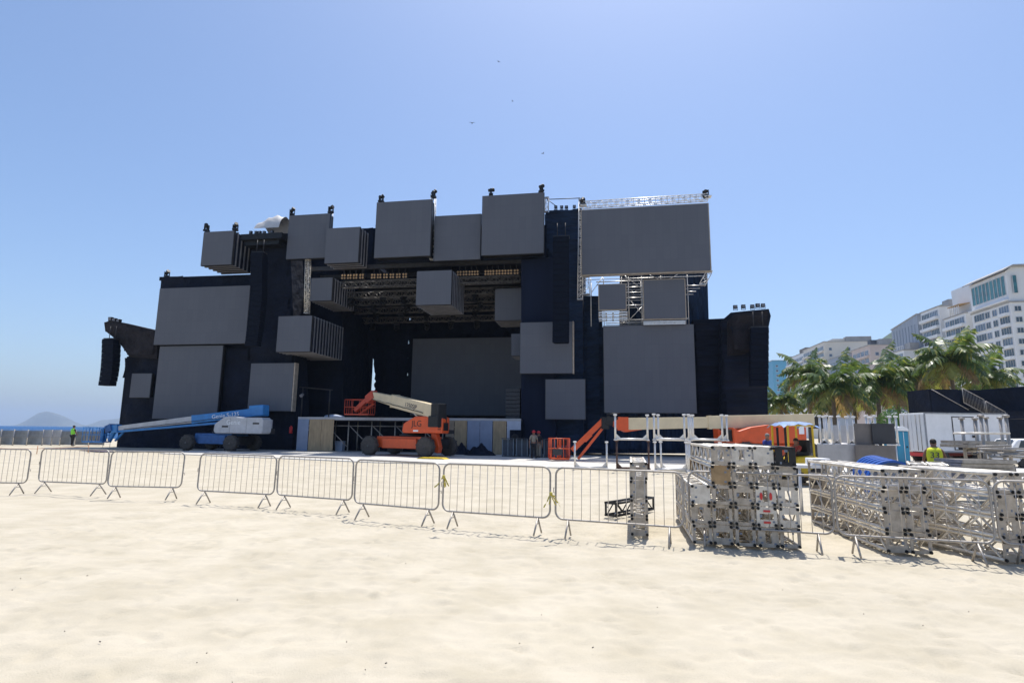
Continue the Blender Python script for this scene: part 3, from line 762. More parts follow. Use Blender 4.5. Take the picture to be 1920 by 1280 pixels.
# ------------------------------------------------------------------ LED screens
GLED = "grey unlit screens on the stage front"
def screen(TL, TR, BR, BL, w, d, label, ribs=0, edge=None, extra=None, name="led_screen"):
    u0, u1, z0, z1 = quad(TL, TR, BR, BL, w); wd, h = u1 - u0, z1 - z0
    t = thing(name, label, "screen", sw(u0, w, z0), -A, GLED)
    ei = .08 if edge else .03; b = MB(); b.box(ei, wd - ei, -.02, .10, ei, h - ei); b.build("screen_face", led, t)
    fr = MB(); e = .05 if not edge else .075
    for x0, x1, za, zb in ((0, e, 0, h), (wd - e, wd, 0, h), (e, wd - e, 0, e), (e, wd - e, h - e, h)): fr.box(x0, x1, .03, min(d, .22), za, zb)
    fr.build("frame", edge or darkmetal, t)
    if ribs:
        b = MB(); b.box(.07, wd - .07, .23, d - .02, .07, h - .07); b.build("core", cloth, t)
        b = MB(); st = (d - .25) / ribs
        for i in range(ribs):
            y = .25 + i * st
            for x0, x1, za, zb in ((0, .06, 0, h), (wd - .06, wd, 0, h), (.06, wd - .06, 0, .06), (.06, wd - .06, h - .06, h)): b.box(x0, x1, y + st * .45, y + st * .45 + st * .24, za, zb)
        b.build("side_ribs", rib_m, t)
    else:
        b = MB(); b.box(.08, wd - .08, .225, max(d, .3), .08, h - .08); b.build("back_box", blackmetal, t)
    return t, u0, u1, z0, z1
S1 = screen((382, 434.5), (439, 432.5), (434.5, 496.5), (375.5, 498), -1, 2.9, "small cube screen at the top left corner of the stage, with ribbed side", 5)
S2 = screen((302, 541), (469, 534), (462, 643), (285, 648), 0, .5, "wide upper left screen under a black cloth band")
S3 = screen((299, 650), (420, 645.5), (406, 784), (285, 787), .25, .5, "tall lower left screen behind the blue lift's boom")
S4 = screen((246.5, 700), (285, 699), (281, 745), (243, 746), .35, .4, "smallest screen, low at the far left end of the stage", 0)
S5 = screen((470, 681), (553, 679.5), (545, 770), (464, 771.5), .1, .6, "squarish lower screen above the blue lift's counterweight")
S6 = screen((522, 592), (587, 591.5), (580, 659.5), (517, 660), -1, 5.6, "larger and lower of the two ribbed cube screens left of the opening", 11)
S7 = screen((583, 521), (624, 520), (622, 565), (581, 563.5), .6, 4.3, "smaller and upper of the two ribbed cube screens left of the opening", 9)
S8 = screen((543, 404), (620, 399.6), (614, 484), (535, 486), .2, .7, "upper left screen with two spotlights on its top corners, partly covered by a smaller one")
S9 = screen((613, 427.5), (675, 425.5), (672, 492), (607, 494.5), -.8, 1.8, "small square screen overlapping the right side of a bigger one on the upper left", 3)
S10 = screen((706, 380), (810, 372.6), (807, 480), (701, 484), -.5, .9, "tall top screen left of the silver mast, over the opening")
S11 = screen((815, 406), (902.7, 399.5), (900.5, 486.5), (812, 490), 0, .6, "lower top screen between the two tall ones over the opening")
S12 = screen((904.4, 368), (1019.7, 359.7), (1021, 474), (901.6, 480.5), -.6, .9, "highest screen of the stage, over the right half of the opening")
S13 = screen((1089, 394), (1329.5, 379.4), (1334, 508.7), (1089, 517), -1, .6, "widest screen of the stage, top right under a silver truss", 0, edge_m)
S14 = screen((1123, 532), (1175, 531.7), (1175, 581), (1120.5, 582.6), -.5, .5, "small square screen left on the scaffold under the widest screen", 0, edge_m)
S15 = screen((1206, 523.5), (1286, 521.6), (1287, 598), (1205, 600), -.4, .5, "bigger square screen right on the scaffold, with a pale frame", 0, edge_m)
S16 = screen((1131.5, 609.5), (1301.4, 608.4), (1307, 775), (1131.5, 774), 0, .6, "very large lower right screen above the cream boom")
S17 = screen((781.5, 508), (847, 506), (846.5, 571), (779, 572.7), -.6, 4.0, "cube screen hanging in the middle of the opening", 8)
S18 = screen((928.7, 541), (979, 540), (979, 601), (926.7, 601), 3, 3.0, "dim cube screen inside the right of the opening, half behind the pillar", 5)
S19 = screen((958, 625.5), (979, 625), (979, 668), (958, 667), 2.2, 2.5, "narrow visible part of a cube screen low at the right of the opening", 4)
S20 = screen((975, 603.5), (1073.5, 603), (1073.5, 700), (974.4, 700.7), -.5, .9, "screen crossed by the lower end of the right hanging speaker column")
for sc in (S5, S20):                                  # raw timber edge on the right side
    wd, h = sc[2] - sc[1], sc[4] - sc[3]; b = MB(); b.box(wd + .003, wd + .10, -.03, .5, 0, h); b.build("timber_edge", edge_m, sc[0])
S21 = screen((1022.4, 710.5), (1099, 710), (1097, 786), (1022, 786.7), -.2, .5, "lowest screen right of the opening, above the small orange basket")

# silver masts, top truss and scaffold around the screens
def lattice(p, q, side, r=.03, bays=None, n=6):
    """box truss between two points in local coordinates -> MB"""
    p = Vector(p); q = Vector(q); d = (q - p).normalized(); L_ = (q - p).length
    up = Vector((0, 0, 1)) if abs(d.z) < .9 else Vector((0, 1, 0))
    a = d.cross(up).normalized() * side / 2; b_ = a.cross(d).normalized() * side / 2
    m = MB(); cs = [-a - b_, a - b_, a + b_, -a + b_]
    for c in cs: m.tube(p + c, q + c, r, n)
    k = bays or max(2, round(L_ / side)); 
    for i in range(k):
        u, v = p + d * (L_ * i / k), p + d * (L_ * (i + 1) / k)
        for j in range(4):
            c0, c1 = cs[j], cs[(j + 1) % 4]
            m.tube(u + (c0 if (i + j) % 2 else c1), v + (c1 if (i + j) % 2 else c0), r * .55, 5)
            m.tube(v + c0, v + c1, r * .5, 4)
    return m
def mast(px0, py0, px1, py1, w, side, label, m=alu_pale, name="silver_mast"):
    u0, z0 = stg(px0, py0, w); u1, z1 = stg(px1, py1, w)
    t = thing(name, label, "truss mast", sw(u0, w, z0), -A, "silver truss masts on the stage")
    lattice((0, 0, 0), (u1 - u0, 0, z1 - z0), side).build("lattice", m, t)
    d = Vector((u1 - u0, 0, z1 - z0))
    for k, f in ((0, 0.0), (1, 1.0)):
        b = MB(); p = d * f; b.box(p.x - side * .6, p.x + side * .6, -side * .6, side * .6, p.z + (-.08 if k == 0 else .03), p.z + (-.03 if k == 0 else .08))
        b.build("end_plate", m, t)
mast(811, 486, 812.5, 368, .55, .34, "silver truss mast between the left tall screen and its lower neighbour")
mast(575.5, 586, 577.5, 488, .55, .32, "silver truss mast hanging below the upper left screen", alu)
mast(1087.5, 560, 1090, 376, .0, .36, "long silver truss mast along the left edge of the widest screen")
mast(1024.5, 396, 1025.5, 372, 1.5, .3, "short silver mast on top of the scrim tower")
mast(618.5, 425, 619.5, 399, .9, .3, "short silver mast at the upper right edge of the upper left screen")
mast(1094, 384.5, 1327, 370.5, -.7, .42, "silver truss lying along the top edge of the widest screen", name="top_truss")
mast(1317, 533, 1329, 511, -.6, .4, "short slanted silver truss under the right corner of the widest screen")
mast(1099, 551, 1098, 519, .4, .5, "short silver truss under the left corner of the widest screen")
b = MB(); u0, z0 = stg(1026, 374, 1.5); u1, z1 = stg(1088, 371.5, .2); b.tube((0, 0, 0), (u1 - u0, -1.3, z1 - z0), .035)
u2, z2 = stg(1042, 386, 1.5); b.tube((0, 0, 0), (u2 - u0, 0, z2 - z0), .03)
tag(b.build("handrail", darkmetal, None, loc=sw(u0, 1.5, z0), rotz=-A), "thin handrail on top of the scrim tower", "handrail")

us, zs = stg(1105, 612, .9); ue, ze = stg(1300, 515, .9)
t = thing("scaffold", "silver tube scaffold under the widest screen", "scaffold", sw(us, .9, zs), -A)
sx, sz = ue - us, ze - zs
b = MB()
for px in (1108, 1132, 1166, 1179, 1204, 1240, 1290):
    u, _ = stg(px, 560, .9); b.tube((u - us, 0, 0), (u - us, 0, sz), .035); b.tube((u - us, 1.4, 0), (u - us, 1.4, sz), .03)
b.build("standards", alu_pale, t)
b = MB()
for py, pa, pb in ((519, 1095, 1325), (529, 1118, 1204), (539, 1170, 1206), (549, 1170, 1206), (559, 1168, 1206), (573, 1168, 1206), (600, 1170, 1292), (606, 1135, 1206), (536, 1287, 1318), (547, 1288, 1305)):
    ua, z = stg(pa, py, .9); ub, _ = stg(pb, py, .9); b.tube((ua - us, -.05, z - zs), (ub - us, -.05, z - zs), .045); b.tube((ua - us, 1.35, z - zs + .12), (ub - us, 1.35, z - zs + .12), .03)
b.build("ledgers", alu_pale, t)
b = MB()
for (xa, ya, xb, yb) in ((1168, 515, 1202, 541), (1180, 562, 1205, 590), (1218, 516, 1240, 527), (1180, 600, 1204, 575), (1110, 548, 1130, 520), (1250, 527, 1270, 515)):
    ua, za = stg(xa, ya, .9); ub, zb = stg(xb, yb, .9); b.tube((ua - us, -.1, za - zs), (ub - us, -.1, zb - zs), .03)
b.build("braces", alu_pale, t)
def cradle(px0, px1, y0, y1, w, label):
    u0, za = stg(px0, y1, w); u1, zb = stg(px1, y0, w); wd, h = u1 - u0, zb - za
    t = thing("screen_cradle", label, "cradle", sw(u0, w, za), -A, "pale timber and steel cradles under the small screens")
    for i in range(5):
        x = wd * i / 4
        b = MB(); b.box(x - .06, x + .06, 0, .12, 0, h); b.build("post", edge_m, t)
        b = MB(); b.box(x - .05, x + .05, .8, .9, 0, h); b.build("post", edge_m, t)
    for z in (0, h * .5, h - .08):
        b = MB(); b.box(-.05, wd + .05, -.03, -.005, z, z + .09); b.build("rail", alu_pale, t)
        b = MB(); b.box(-.05, wd + .05, .7, .78, z, z + .08); b.build("rail", alu_pale, t)
cradle(1124, 1175, 584, 599, -.45, "pale cradle under the small square screen on the scaffold")
cradle(1208, 1284, 601, 609, -.35, "low pale cradle under the bigger square screen on the scaffold")

# ------------------------------------------------------------------ spotlights, blinders, speakers
def make_spot(label, loc, rotz, s=1.0, tilt=0.5, group="moving spotlights on the stage", hang=False):
    t = thing("spotlight", label, "spotlight", loc, rotz, group)
    k = -1 if hang else 1
    b = MB(); b.box(-.2 * s, .2 * s, -.16 * s, .16 * s, min(0, k * .14 * s), max(0, k * .14 * s)); b.build("base", blackmetal, t)
    b = MB(); b.box(-.21 * s, -.15 * s, -.07 * s, .07 * s, min(.14 * k * s, .50 * k * s), max(.14 * k * s, .50 * k * s)); b.box(.15 * s, .21 * s, -.07 * s, .07 * s, min(.14 * k * s, .50 * k * s), max(.14 * k * s, .50 * k * s)); b.box(-.15 * s, .15 * s, -.07 * s, .07 * s, min(.145 * k * s, .2 * k * s), max(.145 * k * s, .2 * k * s)); b.build("yoke", blackmetal, t)
    b = MB(); c = Vector((0, 0, .44 * k * s)); d = Vector((math.sin(tilt * 2.3) * .5, -math.cos(tilt), math.sin(tilt))).normalized()
    b.tube(c - d * .2 * s, c + d * .12 * s, .12 * s, 12, .14 * s); b.tube(c + d * .12 * s, c + d * .24 * s, .15 * s, 12, .15 * s); b.build("head", blackmetal, t)
    return t
tops = [(387, 434, S1, "on the left corner of the top left cube screen"), (441, 432.5, S1, "on the right corner of the top left cube screen"), (547.5, 404, S8, "on the left corner of the upper left screen"),
        (620, 399.5, S8, "on the right corner of the upper left screen"), (714.5, 379.5, S10, "on the left corner of the tall screen left of the silver mast"), (813, 371, S10, "on top of the silver mast between two top screens"),
        (920.5, 367, S12, "on the left corner of the highest screen"), (1015, 360, S12, "on the right corner of the highest screen"), (1092.5, 386, S13, "at the left end of the top truss on the widest screen"),
        (1323.5, 370, S13, "at the right end of the top truss on the widest screen")]
ww = {id(S1): -.8, id(S8): .4, id(S10): -.2, id(S12): -.3, id(S13): -.7}
for i, (px, py, sc, wh) in enumerate(tops):
    u, z = stg(px, py, ww[id(sc)]); make_spot("black spotlight " + wh, sw(u, ww[id(sc)], z), -A + .3 * i, 1.05, .35 + .25 * (i % 3))
u, z = stg(311, 520, 1.2); make_spot("black spotlight alone on the cloth band above the wide upper left screen", sw(u, 1.3, z), .4, 1.05, .7)
def floods(cells, w, wh, s=.62):
    for i, (px, py) in enumerate(cells):
        u, z = stg(px, py, w)
        t = thing("flood_light", "%s box flood light %s" % (("first", "second", "third", "fourth", "fifth", "sixth")[i] , wh), "flood light", sw(u, w, z), -A + .2 * math.sin(i * 3), "box flood lights on the tower tops")
        b = MB(); b.prism([(-.24 * s, .2 * s), (.24 * s, .2 * s), (.30 * s, .75 * s), (-.30 * s, .75 * s)], -.2 * s, .25 * s); b.build("housing", brown_cloth, t)
        b = MB(); b.box(-.22 * s, .22 * s, -.225 * s, -.203 * s, .28 * s, .68 * s); b.build("lens", rib_m, t)
        b = MB(); b.box(-.34 * s, -.31 * s, -.04, .04, 0, .5 * s); b.box(.31 * s, .34 * s, -.04, .04, 0, .5 * s); b.box(-.34 * s, .34 * s, -.04, .04, -.03, -.002); b.build("bracket", blackmetal, t)
floods([(1042, 393), (1053, 393), (1062, 393), (1077, 392)], 1.6, "from the left on the scrim tower top", .42)
floods([(1379, 581), (1394, 580), (1411, 580), (1421, 578), (1431, 578)], .4, "from the left on the right end tower top", .46)
floods([(470, 440), (480, 440), (487, 440), (495, 440), (510, 439)], .5, "from the left on the ledge of the left tower", .42)
floods([(207, 604), (214, 606), (222, 608)], .5, "from the left on the cantilever arm", .6)
# tower ledge and white tarpaulin
u0, z0 = stg(464, 446, .3); u1, z1 = stg(540, 438, .3)
b = MB(); b.box(0, u1 - u0, -.9, .45, -.5, 0); b.box(.2, u1 - u0 - .4, -.6, .4, -.9, -.5)
tag(b.build("tower_ledge", blackmetal, None, loc=sw(u0, .3, z0), rotz=-A), "black ledge under the flood lights of the left tower", "ledge")
u0, z0 = stg(492, 438, 2.5); u1, z1 = stg(540, 409, 2.5); wd, h = u1 - u0, z1 - z0
b = MB(); n = 14; vs = []
for j in range(n + 1):
    for i in range(n + 1):
        x, y = i / n, j / n; zz = h * (min(1, .45 + x * 1.3) * (1 - (2 * y - 1) ** 4)) + .16 * math.sin(x * 13 + y * 6) * math.sin(y * 9 + x * 3) * (1 - (2 * y - 1) ** 4)
        vs.append((x * wd, y * 2.6, zz))
b.add(vs, [(j * (n + 1) + i, j * (n + 1) + i + 1, (j + 1) * (n + 1) + i + 1, (j + 1) * (n + 1) + i) for j in range(n) for i in range(n)], 0, True)
tag(b.build("tarpaulin", white_tarp, None, loc=sw(u0, 1.2, z0), rotz=-A), "crumpled white tarpaulin on top of the left tower", "tarpaulin")

bl = None
xs1 = [644, 655, 666, 678, 700, 711, 723, 735, 747, 759]; xs2 = [861, 872, 883, 893, 913, 922.6, 934, 945, 956, 968]
ordn = ["first", "second", "third", "fourth", "fifth", "sixth", "seventh", "eighth", "ninth", "tenth"]
for row, (xs, y0, y1, side) in enumerate(((xs1, 519, 516.5, "left"), (xs2, 512.5, 509.5, "right"))):
    for i, px in enumerate(xs):
        py = y0 + (y1 - y0) * i / 9; u, z = stg(px, py, 1.6); lab = "four cell blinder lamp, %s from the left in the row %s of the hanging cube" % (ordn[i], side)
        if bl is None:
            bl = thing("blinder_lamp", lab, "blinder lamp", sw(u, 1.6, z), -A, "blinder lamps in two rows under the header")
            b = MB(); b.box(-.24, .24, 0, .2, -.24, .24); b.build("housing", blackmetal, bl)
            for sx in (-1, 1):
                for sz_ in (-1, 1):
                    b = MB(); b.lathe([(.085, 0), (.09, -.03), (.07, -.05)], (sx * .115, -.003, sz_ * .115), 'y', 10); b.build("cell", lens_m, bl)
            b = MB(); b.box(-.03, .03, .05, .1, .24, .6); b.build("hanger", darkmetal, bl)
        else: dup(bl, lab, sw(u, 1.6, z), -A)
def roof_truss(w, z, px0, px1, label, m=darkmetal, side=.5):
    u0, _ = stg(px0, 520, w); u1, _ = stg(px1, 520, w)
    t = thing("lighting_truss", label, "truss", sw(u0, w, z), -A, "lighting trusses under the stage roof")
    lattice((0, 0, 0), (u1 - u0, 0, 0), side, .035).build("lattice", m, t)
    b = MB()
    for i in range(4): x = (u1 - u0) * (i + .5) / 4; b.tube((x, 0, side / 2), (x, 0, zr - z), .02, 5)
    b.build("hoist_chains", darkmetal, t)
    return u0, u1
for k, (w, z) in enumerate(((1.75, 14.05), (3.6, 13.6), (5.6, 13.4), (7.8, 13.1), (10.0, 12.6))):
    u0, u1 = roof_truss(w, z - .15, 642, 975, "dark lighting truss under the roof, %s from the front" % ordn[k], mat("dusty truss steel", (0.17, 0.16, 0.15), .5, .4, var=.5))
    r = random.Random(40 + k)
    for i in range(7):
        if k == 0: continue
        u = u0 + (u1 - u0) * (i + r.uniform(.25, .75)) / 7
        make_spot("dark moving spotlight hanging from a lighting truss under the roof", sw(u, w, z - .42), r.uniform(0, 6), 1.25, r.uniform(.2, 1.0), "spotlights hanging in the roof clutter", True)

def line_array(pts, wd, label, w, mt=speaker_m, dep=.9):
    """pts: pixel centres from top to bottom"""
    us = [stg(px, py, w) for px, py in pts]
    t = thing("speaker_column", label, "speakers", sw(us[0][0], w, us[0][1]), -A, "hanging speaker columns")
    ztop, zbot = us[0][1], us[-1][1]; n = max(6, round((ztop - zbot) / .42))
    def at(z):
        for (ua, za), (ub, zb) in zip(us, us[1:]):
            if zb <= z <= za: f = (za - z) / max(1e-6, za - zb); return ua + (ub - ua) * f
        return us[-1][0]
    for i in range(n):
        za = ztop - (ztop - zbot) * i / n; zb = ztop - (ztop - zbot) * (i + 1) / n + .025; u = at((za + zb) / 2) - us[0][0]
        dy = .5 * (i / n) ** 3
        b = MB(); v = []
        for (y, hw) in ((-dep / 2 - dy * .6, wd / 2), (dep / 2 - dy, wd / 2 * .82)):
            for z in (zb - ztop, za - ztop): v += [(u - hw, y, z), (u + hw, y, z)]
        b.add(v, [(0, 1, 3, 2), (4, 6, 7, 5), (0, 2, 6, 4), (1, 5, 7, 3), (2, 3, 7, 6), (0, 4, 5, 1)]); b.build("cabinet", mt, t)
    b = MB(); b.box(-wd / 2, wd / 2, -.3, .3, .02, .12); b.tube((-.3, 0, .1), (-.3, 0, 1.2), .03); b.tube((.3, 0, .1), (.3, 0, 1.2), .03); b.build("flying_frame", darkmetal, t)
line_array([(210, 637), (209, 680), (208, 724)], 1.15, "hanging speaker column at the far left, against the sky", .0)
line_array([(487, 476), (486.5, 560), (483, 610), (480, 651)], 1.05, "tall hanging speaker column in front of the left tower, curved at its foot", -1.2)
line_array([(1052.5, 447), (1053, 560), (1053, 645)], 1.2, "hanging speaker column right of the opening, ending in front of a screen", -1.6)
line_array([(1422, 616), (1421, 680), (1419, 726)], 1.15, "hanging speaker column in front of the right end tower", -1.5)
# small speaker stack and boxes on the deck, side lamps, red box
for px, py, n, lab in ((963, 777, 8, "stack of black speaker cabinets on the platform at the foot of the pillar"),):
    u, z = stg(px, py, 1.2); t = thing("speaker_stack", lab, "speakers", sw(u, 1.2, DZ), -A)
    for i in range(n): b = MB(); b.box(-.55, .55, -.4, .4, i * .3 + .01, i * .3 + .29); b.build("cabinet", mat("dark grille cabinets", (0.03, 0.034, 0.042), .6, var=.4, scale=6), t, bevel=.02)
u, z = stg(545, 812, -.1); b = MB(); b.tube((0, 0, 0), (0, 0, .5), .13, 12); b.tube((0, 0, .5), (0, 0, .6), .06, 8); b.tube((0, 0, .58), (.15, -.1, .5), .025, 6)
tag(b.build("fire_extinguisher", red_l, None, loc=sw(u, -.1, z), rotz=-A), "red fire extinguisher hung on the black cloth right of the blue lift", "fire extinguisher")
u, z = stg(590, 735, 1.6); t = thing("side_rig", "dim pipe and lamp rig in the dark left of the opening, above the plywood panel", "lamp rig", sw(u - .5, .6, DZ), -A)
b = MB(); b.tube((0, 0, 0), (0, 0, 2.5), .05); b.tube((2.4, 0, 0), (2.4, 0, 2.3), .05); b.tube((-.3, 0, 2.5), (2.6, 0, 2.25), .05); b.build("pipes", darkmetal, t)
b = MB(); b.tube((.1, -.1, 1.9), (.1, -.4, 1.75), .1, 10, .14); b.build("lamp", rib_m, t)

# ------------------------------------------------------------------ crowd barriers in front of the pillar
cb = None
for i in range(5):
    g0 = ground(941 + i * 26, 856.5 + i * .6); lab = "blue grey crowd barrier, %s from the left by the pillar foot" % ordn[i]
    if cb is None:
        cb = thing("crowd_barrier", lab, "barrier", (g0.x, g0.y, .035), -A, "row of blue grey crowd barriers")
        b = MB(); b.box(0, .86, 0, .04, .08, 1.15); b.build("panel", mojo_m, cb)
        b = MB()
        for x in (.04, .42, .8): b.box(x - .035, x + .035, -.04, -.002, .05, 1.2)
        b.build("ribs", mojo_l, cb)
        b = MB(); b.box(0, .86, -.25, .06, 1.2, 1.25); b.box(0, .86, -.02, .9, .0, .04); b.bar((.1, .85, .05), (.1, .06, 1.0), .06); b.bar((.76, .85, .05), (.76, .06, 1.0), .06); b.build("step_and_stay", mojo_m, cb)
    else: dup(cb, lab, (g0.x, g0.y, .035), -A)
g = ground(962, 855); t = thing("speaker_box", "black speaker box standing behind the crowd barriers", "speaker", sw((g - SO).dot(SX) - .05, (g - SO).dot(SY) + 1.4, 0), -A)
b = MB(); b.box(-.4, .4, -.35, .35, .1, 1.85); b.build("cabinet", speaker_m, t, bevel=.03)
b = MB(); b.lathe([(.26, 0), (.28, -.02), (.2, -.03)], (0, -.355, .6), 'y', 18); b.lathe([(.26, 0), (.28, -.02), (.2, -.03)], (0, -.355, 1.3), 'y', 18); b.build("driver", rubber, t)

# ------------------------------------------------------------------ boom lifts
def wheel(parent, x, y, r, w=.42, hub=hubgrey):
    o = MB().lathe([(r * .62, -w / 2), (r * .93, -w / 2), (r, -w / 2 + .06), (r, w / 2 - .06), (r * .93, w / 2), (r * .62, w / 2)], (0, 0, 0), 'y', 28)
    for i in range(24):                              # tread lugs
        t = 2 * math.pi * i / 24; c = Vector((math.cos(t), 0, math.sin(t))) * (r + .012)
        tg = Vector((-math.sin(t), 0, math.cos(t))) * .045
        s = -1 if i % 2 else 1
        o.bar(c + Vector((0, -s * .02, 0)) - tg * 0, c + Vector((0, s * w * .46, 0)) + tg, .06, .05, up=c)
    o = o.build("wheel", tyre_m, parent, loc=(x, y, r))
    b = MB().lathe([(r * .60, -w * .36), (r * .56, -w * .40), (r * .3, -w * .34), (r * .26, -w * .46), (r * .12, -w * .50)], (0, 0, 0), 'y', 20)
    for i in range(8): t = 2 * math.pi * i / 8; b.tube((math.cos(t) * r * .43, -w * .42, math.sin(t) * r * .43), (math.cos(t) * r * .43, -w * .36, math.sin(t) * r * .43), .025, 6)
    b.build("hub", hub, o)
    return o
def basket(t, c, yaw, m, wd=2.1, dp=.95, h=1.15):
    """c: local point of the floor centre"""
    ca, sa = math.cos(yaw), math.sin(yaw)
    def P(x, y, z): return (c[0] + x * ca - y * sa, c[1] + x * sa + y * ca, c[2] + z)
    b = MB(); b.bar(P(-wd / 2, 0, .05), P(wd / 2, 0, .05), dp, .10); bk = b.build("basket", m, t)
    b = MB()
    for z in (h, h * .52):
        q = [P(-wd / 2, -dp / 2, z), P(wd / 2, -dp / 2, z), P(wd / 2, dp / 2, z), P(-wd / 2, dp / 2, z)]
        for i in range(4): b.tube(q[i], q[(i + 1) % 4], .028)
    for x in (-wd / 2, -wd / 6, wd / 6, wd / 2):
        for y in (-dp / 2, dp / 2): b.tube(P(x, y, .1), P(x, y, h), .026)
    for y in (-.15, .15):
        for x in (-wd / 2, wd / 2): b.tube(P(x, y, .1), P(x, y, h), .024)
    b.build("rails", m, bk)
    b = MB(); b.bar(P(-.05, dp / 2 - .05, h - .25), P(.55, dp / 2 - .05, h - .25), .22, .32); b.build("control_box", blackmetal, bk)
    b = MB(); b.bar(P(.12, dp / 2 + .02, .1), P(.12, dp / 2 + .02, h * .95), .5, .16, up=(ca, sa, 0)); b.build("mount_plate", m, bk)
    return bk
def boom(t, p, q, m, h0, h1, w0, w1, split=.5, inner=None, lettering=None, lm=None, lsize=.5, under=True, hose=True):
    p, q = Vector(p), Vector(q); d = q - p; mid = p + d * split
    b = MB(); b.bar(p, mid, w0, h0); o = b.build("boom", m, t, bevel=.03)
    b = MB(); b.bar(mid - d * .02, q, w0 * .82, h0 * .84, w2=w1, h2=h1); b.build("inner_boom", inner or m, o, bevel=.02)
    b = MB(); b.bar(mid - d * .012, mid + d * .004, w0 * 1.05, h0 * 1.06); b.build("wear_collar", m, o)
    n = d.cross(Vector((0, 0, 1))).normalized()
    if n.y > 0: n = -n                                # the side towards the camera (local -y)
    if under:
        a = p + d * .12 - Vector((0, 0, h0 * .5 + .45)); e = p + d * .36 - Vector((0, 0, h0 * .5))
        b = MB(); b.tube(a, a.lerp(e, .6), .11, 10); b.tube(a.lerp(e, .6), e, .06, 8); b.build("lift_cylinder", chrome, o)
    if not hose: return o
    b = MB(); cp = [p + d * k / 14 + n * (w0 / 2 + .05) + Vector((0, 0, -h0 * .28 + .03 * (k % 2))) for k in range(2, 14)]
    b.path(cp, .022, 6); b.build("hose", rubber, o)
    if lettering:
        xa = d.normalized() if d.x > 0 else -d.normalized(); za = xa.cross(n).normalized()
        if za.z < 0: za = -za
        M3 = Matrix((xa, za, xa.cross(za))).transposed()
        c = p + d * split * .52 + n * (w0 / 2 + .012)
        text(lettering, lsize, lm, o, c, M3.to_euler(), depth=.003)
    return o
def lift_base(label, gl, gr, r, track, body_m, chas_m, wheel_hub, group="boom lifts parked in front of the stage"):
    d = gr - gl; wb = d.length; rz = math.atan2(d.y, d.x); c = (gl + gr) / 2
    t = thing("boom_lift", label, "boom lift", (c.x, c.y, .035), rz, group)
    for x in (-wb / 2, wb / 2):
        wheel(t, x, 0, r, hub=wheel_hub); w2 = wheel(t, x, track, r, hub=wheel_hub)
    b = MB(); hx = wb / 2
    b.prism([(-hx + .35, .55), (hx - .35, .55), (hx - .2, .8), (hx - .3, 1.28), (-hx + .3, 1.28), (-hx + .2, .8)], .35, track - .35)
    b.box(-hx * .62, hx * .62, .18, .349, .5, 1.15); b.build("chassis", chas_m, t, bevel=.04)
    b = MB()
    for x in (-hx, hx): b.bar((x, -.1, r), (x, track + .1, r), .26, .3); b.box(x - .3, x + .3, .351, track - .351, r + .1, r + .5)
    b.build("axles", darkmetal, t)
    b = MB(); b.lathe([(.85, 1.29), (.85, 1.42), (.7, 1.425), (.7, 1.5)], (.2, track / 2, 0), 'z', 28); b.build("slew_ring", darkmetal, t)
    def loc(p):
        v = Vector(p) - Vector((c.x, c.y, .035)); ca, sa = math.cos(-rz), math.sin(-rz)
        return Vector((v.x * ca - v.y * sa, v.x * sa + v.y * ca, v.z))
    return t, loc, hx
def hood(t, prof, y0, y1, m, name="hood"):
    b = MB(); b.prism(prof, y0, y1); return b.build(name, m, t, bevel=.08)

# orange lift in the middle, boom raised towards the stage
t, loc, hx = lift_base("orange boom lift with a raised cream boom, parked in front of the stage opening", ground(692, 854), ground(797, 858), .64, 2.7, orange, orange, hubgrey)
x0 = loc(atY(741, 800, 37.6)).x; x1 = loc(atY(843, 800, 37.6)).x
h_ = hood(t, [(x0, 1.62), (x0 + .12, 1.52), (x1, 1.52), (x1 + .02, 2.45), (x1 - .15, 2.62), (x0 + 1.05, 2.62), (x0 + .1, 2.15)], .12, 1.0, orange)
text("JLG", .55, black_letter, h_, ((x0 * .62 + x1 * .38), .113, 2.12), (R(90), 0, 0))
b = MB(); b.box(x0 + .95, x0 + 1.35, .10, .118, 1.62, 1.72); b.build("label_plate", white_letter, h_)
b = MB()
for i in range(5): b.box(x1 - .28 + .0, x1 - .08, .10, .118, 1.75 + i * .12, 1.80 + i * .12)
b.box(x1 + .015, x1 + .03, .3, .85, 1.7, 2.2); b.build("vent", blackmetal, h_)
hood(t, [(x0 + .3, 1.52), (x1 - 1.0, 1.52), (x1 - 1.0, 2.6), (x0 + 1.0, 2.6), (x0 + .3, 2.2)], 1.75, 2.6, orange, "far_hood")
b = MB(); b.box(x0 + .4, x1 - .1, 1.0, 1.75, 1.5, 1.75); b.build("turntable", darkmetal, t)
P0 = loc(atY(818, 772, 37.2)); P1 = loc(atY(697, 740.5, 42.3))
bo = boom(t, P0 - (P1 - P0) * .02, P1, cream, .86, .52, .62, .40, .62, None, "1350SJP", dark_letter, .42)
b = MB(); b.bar(P0 + Vector((-.25, .0, -.62)), P0 + Vector((.55, -.1, -.62)), .95, .72); b.bar(P0 + Vector((-.1, 0, .1)), P0 + Vector((.55, -.1, .1)), .8, .85); b.build("boom_post", blackmetal, t, bevel=.04)
b = MB(); b.lathe([(.07, 0), (.07, .14), (.05, .2)], (x1 - .3, .3, 2.63), 'z', 10); b.build("beacon", mat("amber beacon", (0.6, 0.22, 0.02), .3), t)
b = MB(); b.prism([(hx + .1, .35), (hx + .62, .25), (hx + .72, .6), (hx + .45, 1.5), (hx + .05, 1.5)], .5, .9); b.build("counterweight_plate", orange, t, bevel=.03)
J0 = P1 + Vector((-.15, .05, -.1)); Bc = loc(atY(674, 778, 43.2))
b = MB(); b.bar(P1 + Vector((.45, -.15, .05)), J0 + Vector((-.2, 0, -.25)), .5, .62); b.build("boom_head", red_orange, t, bevel=.03)
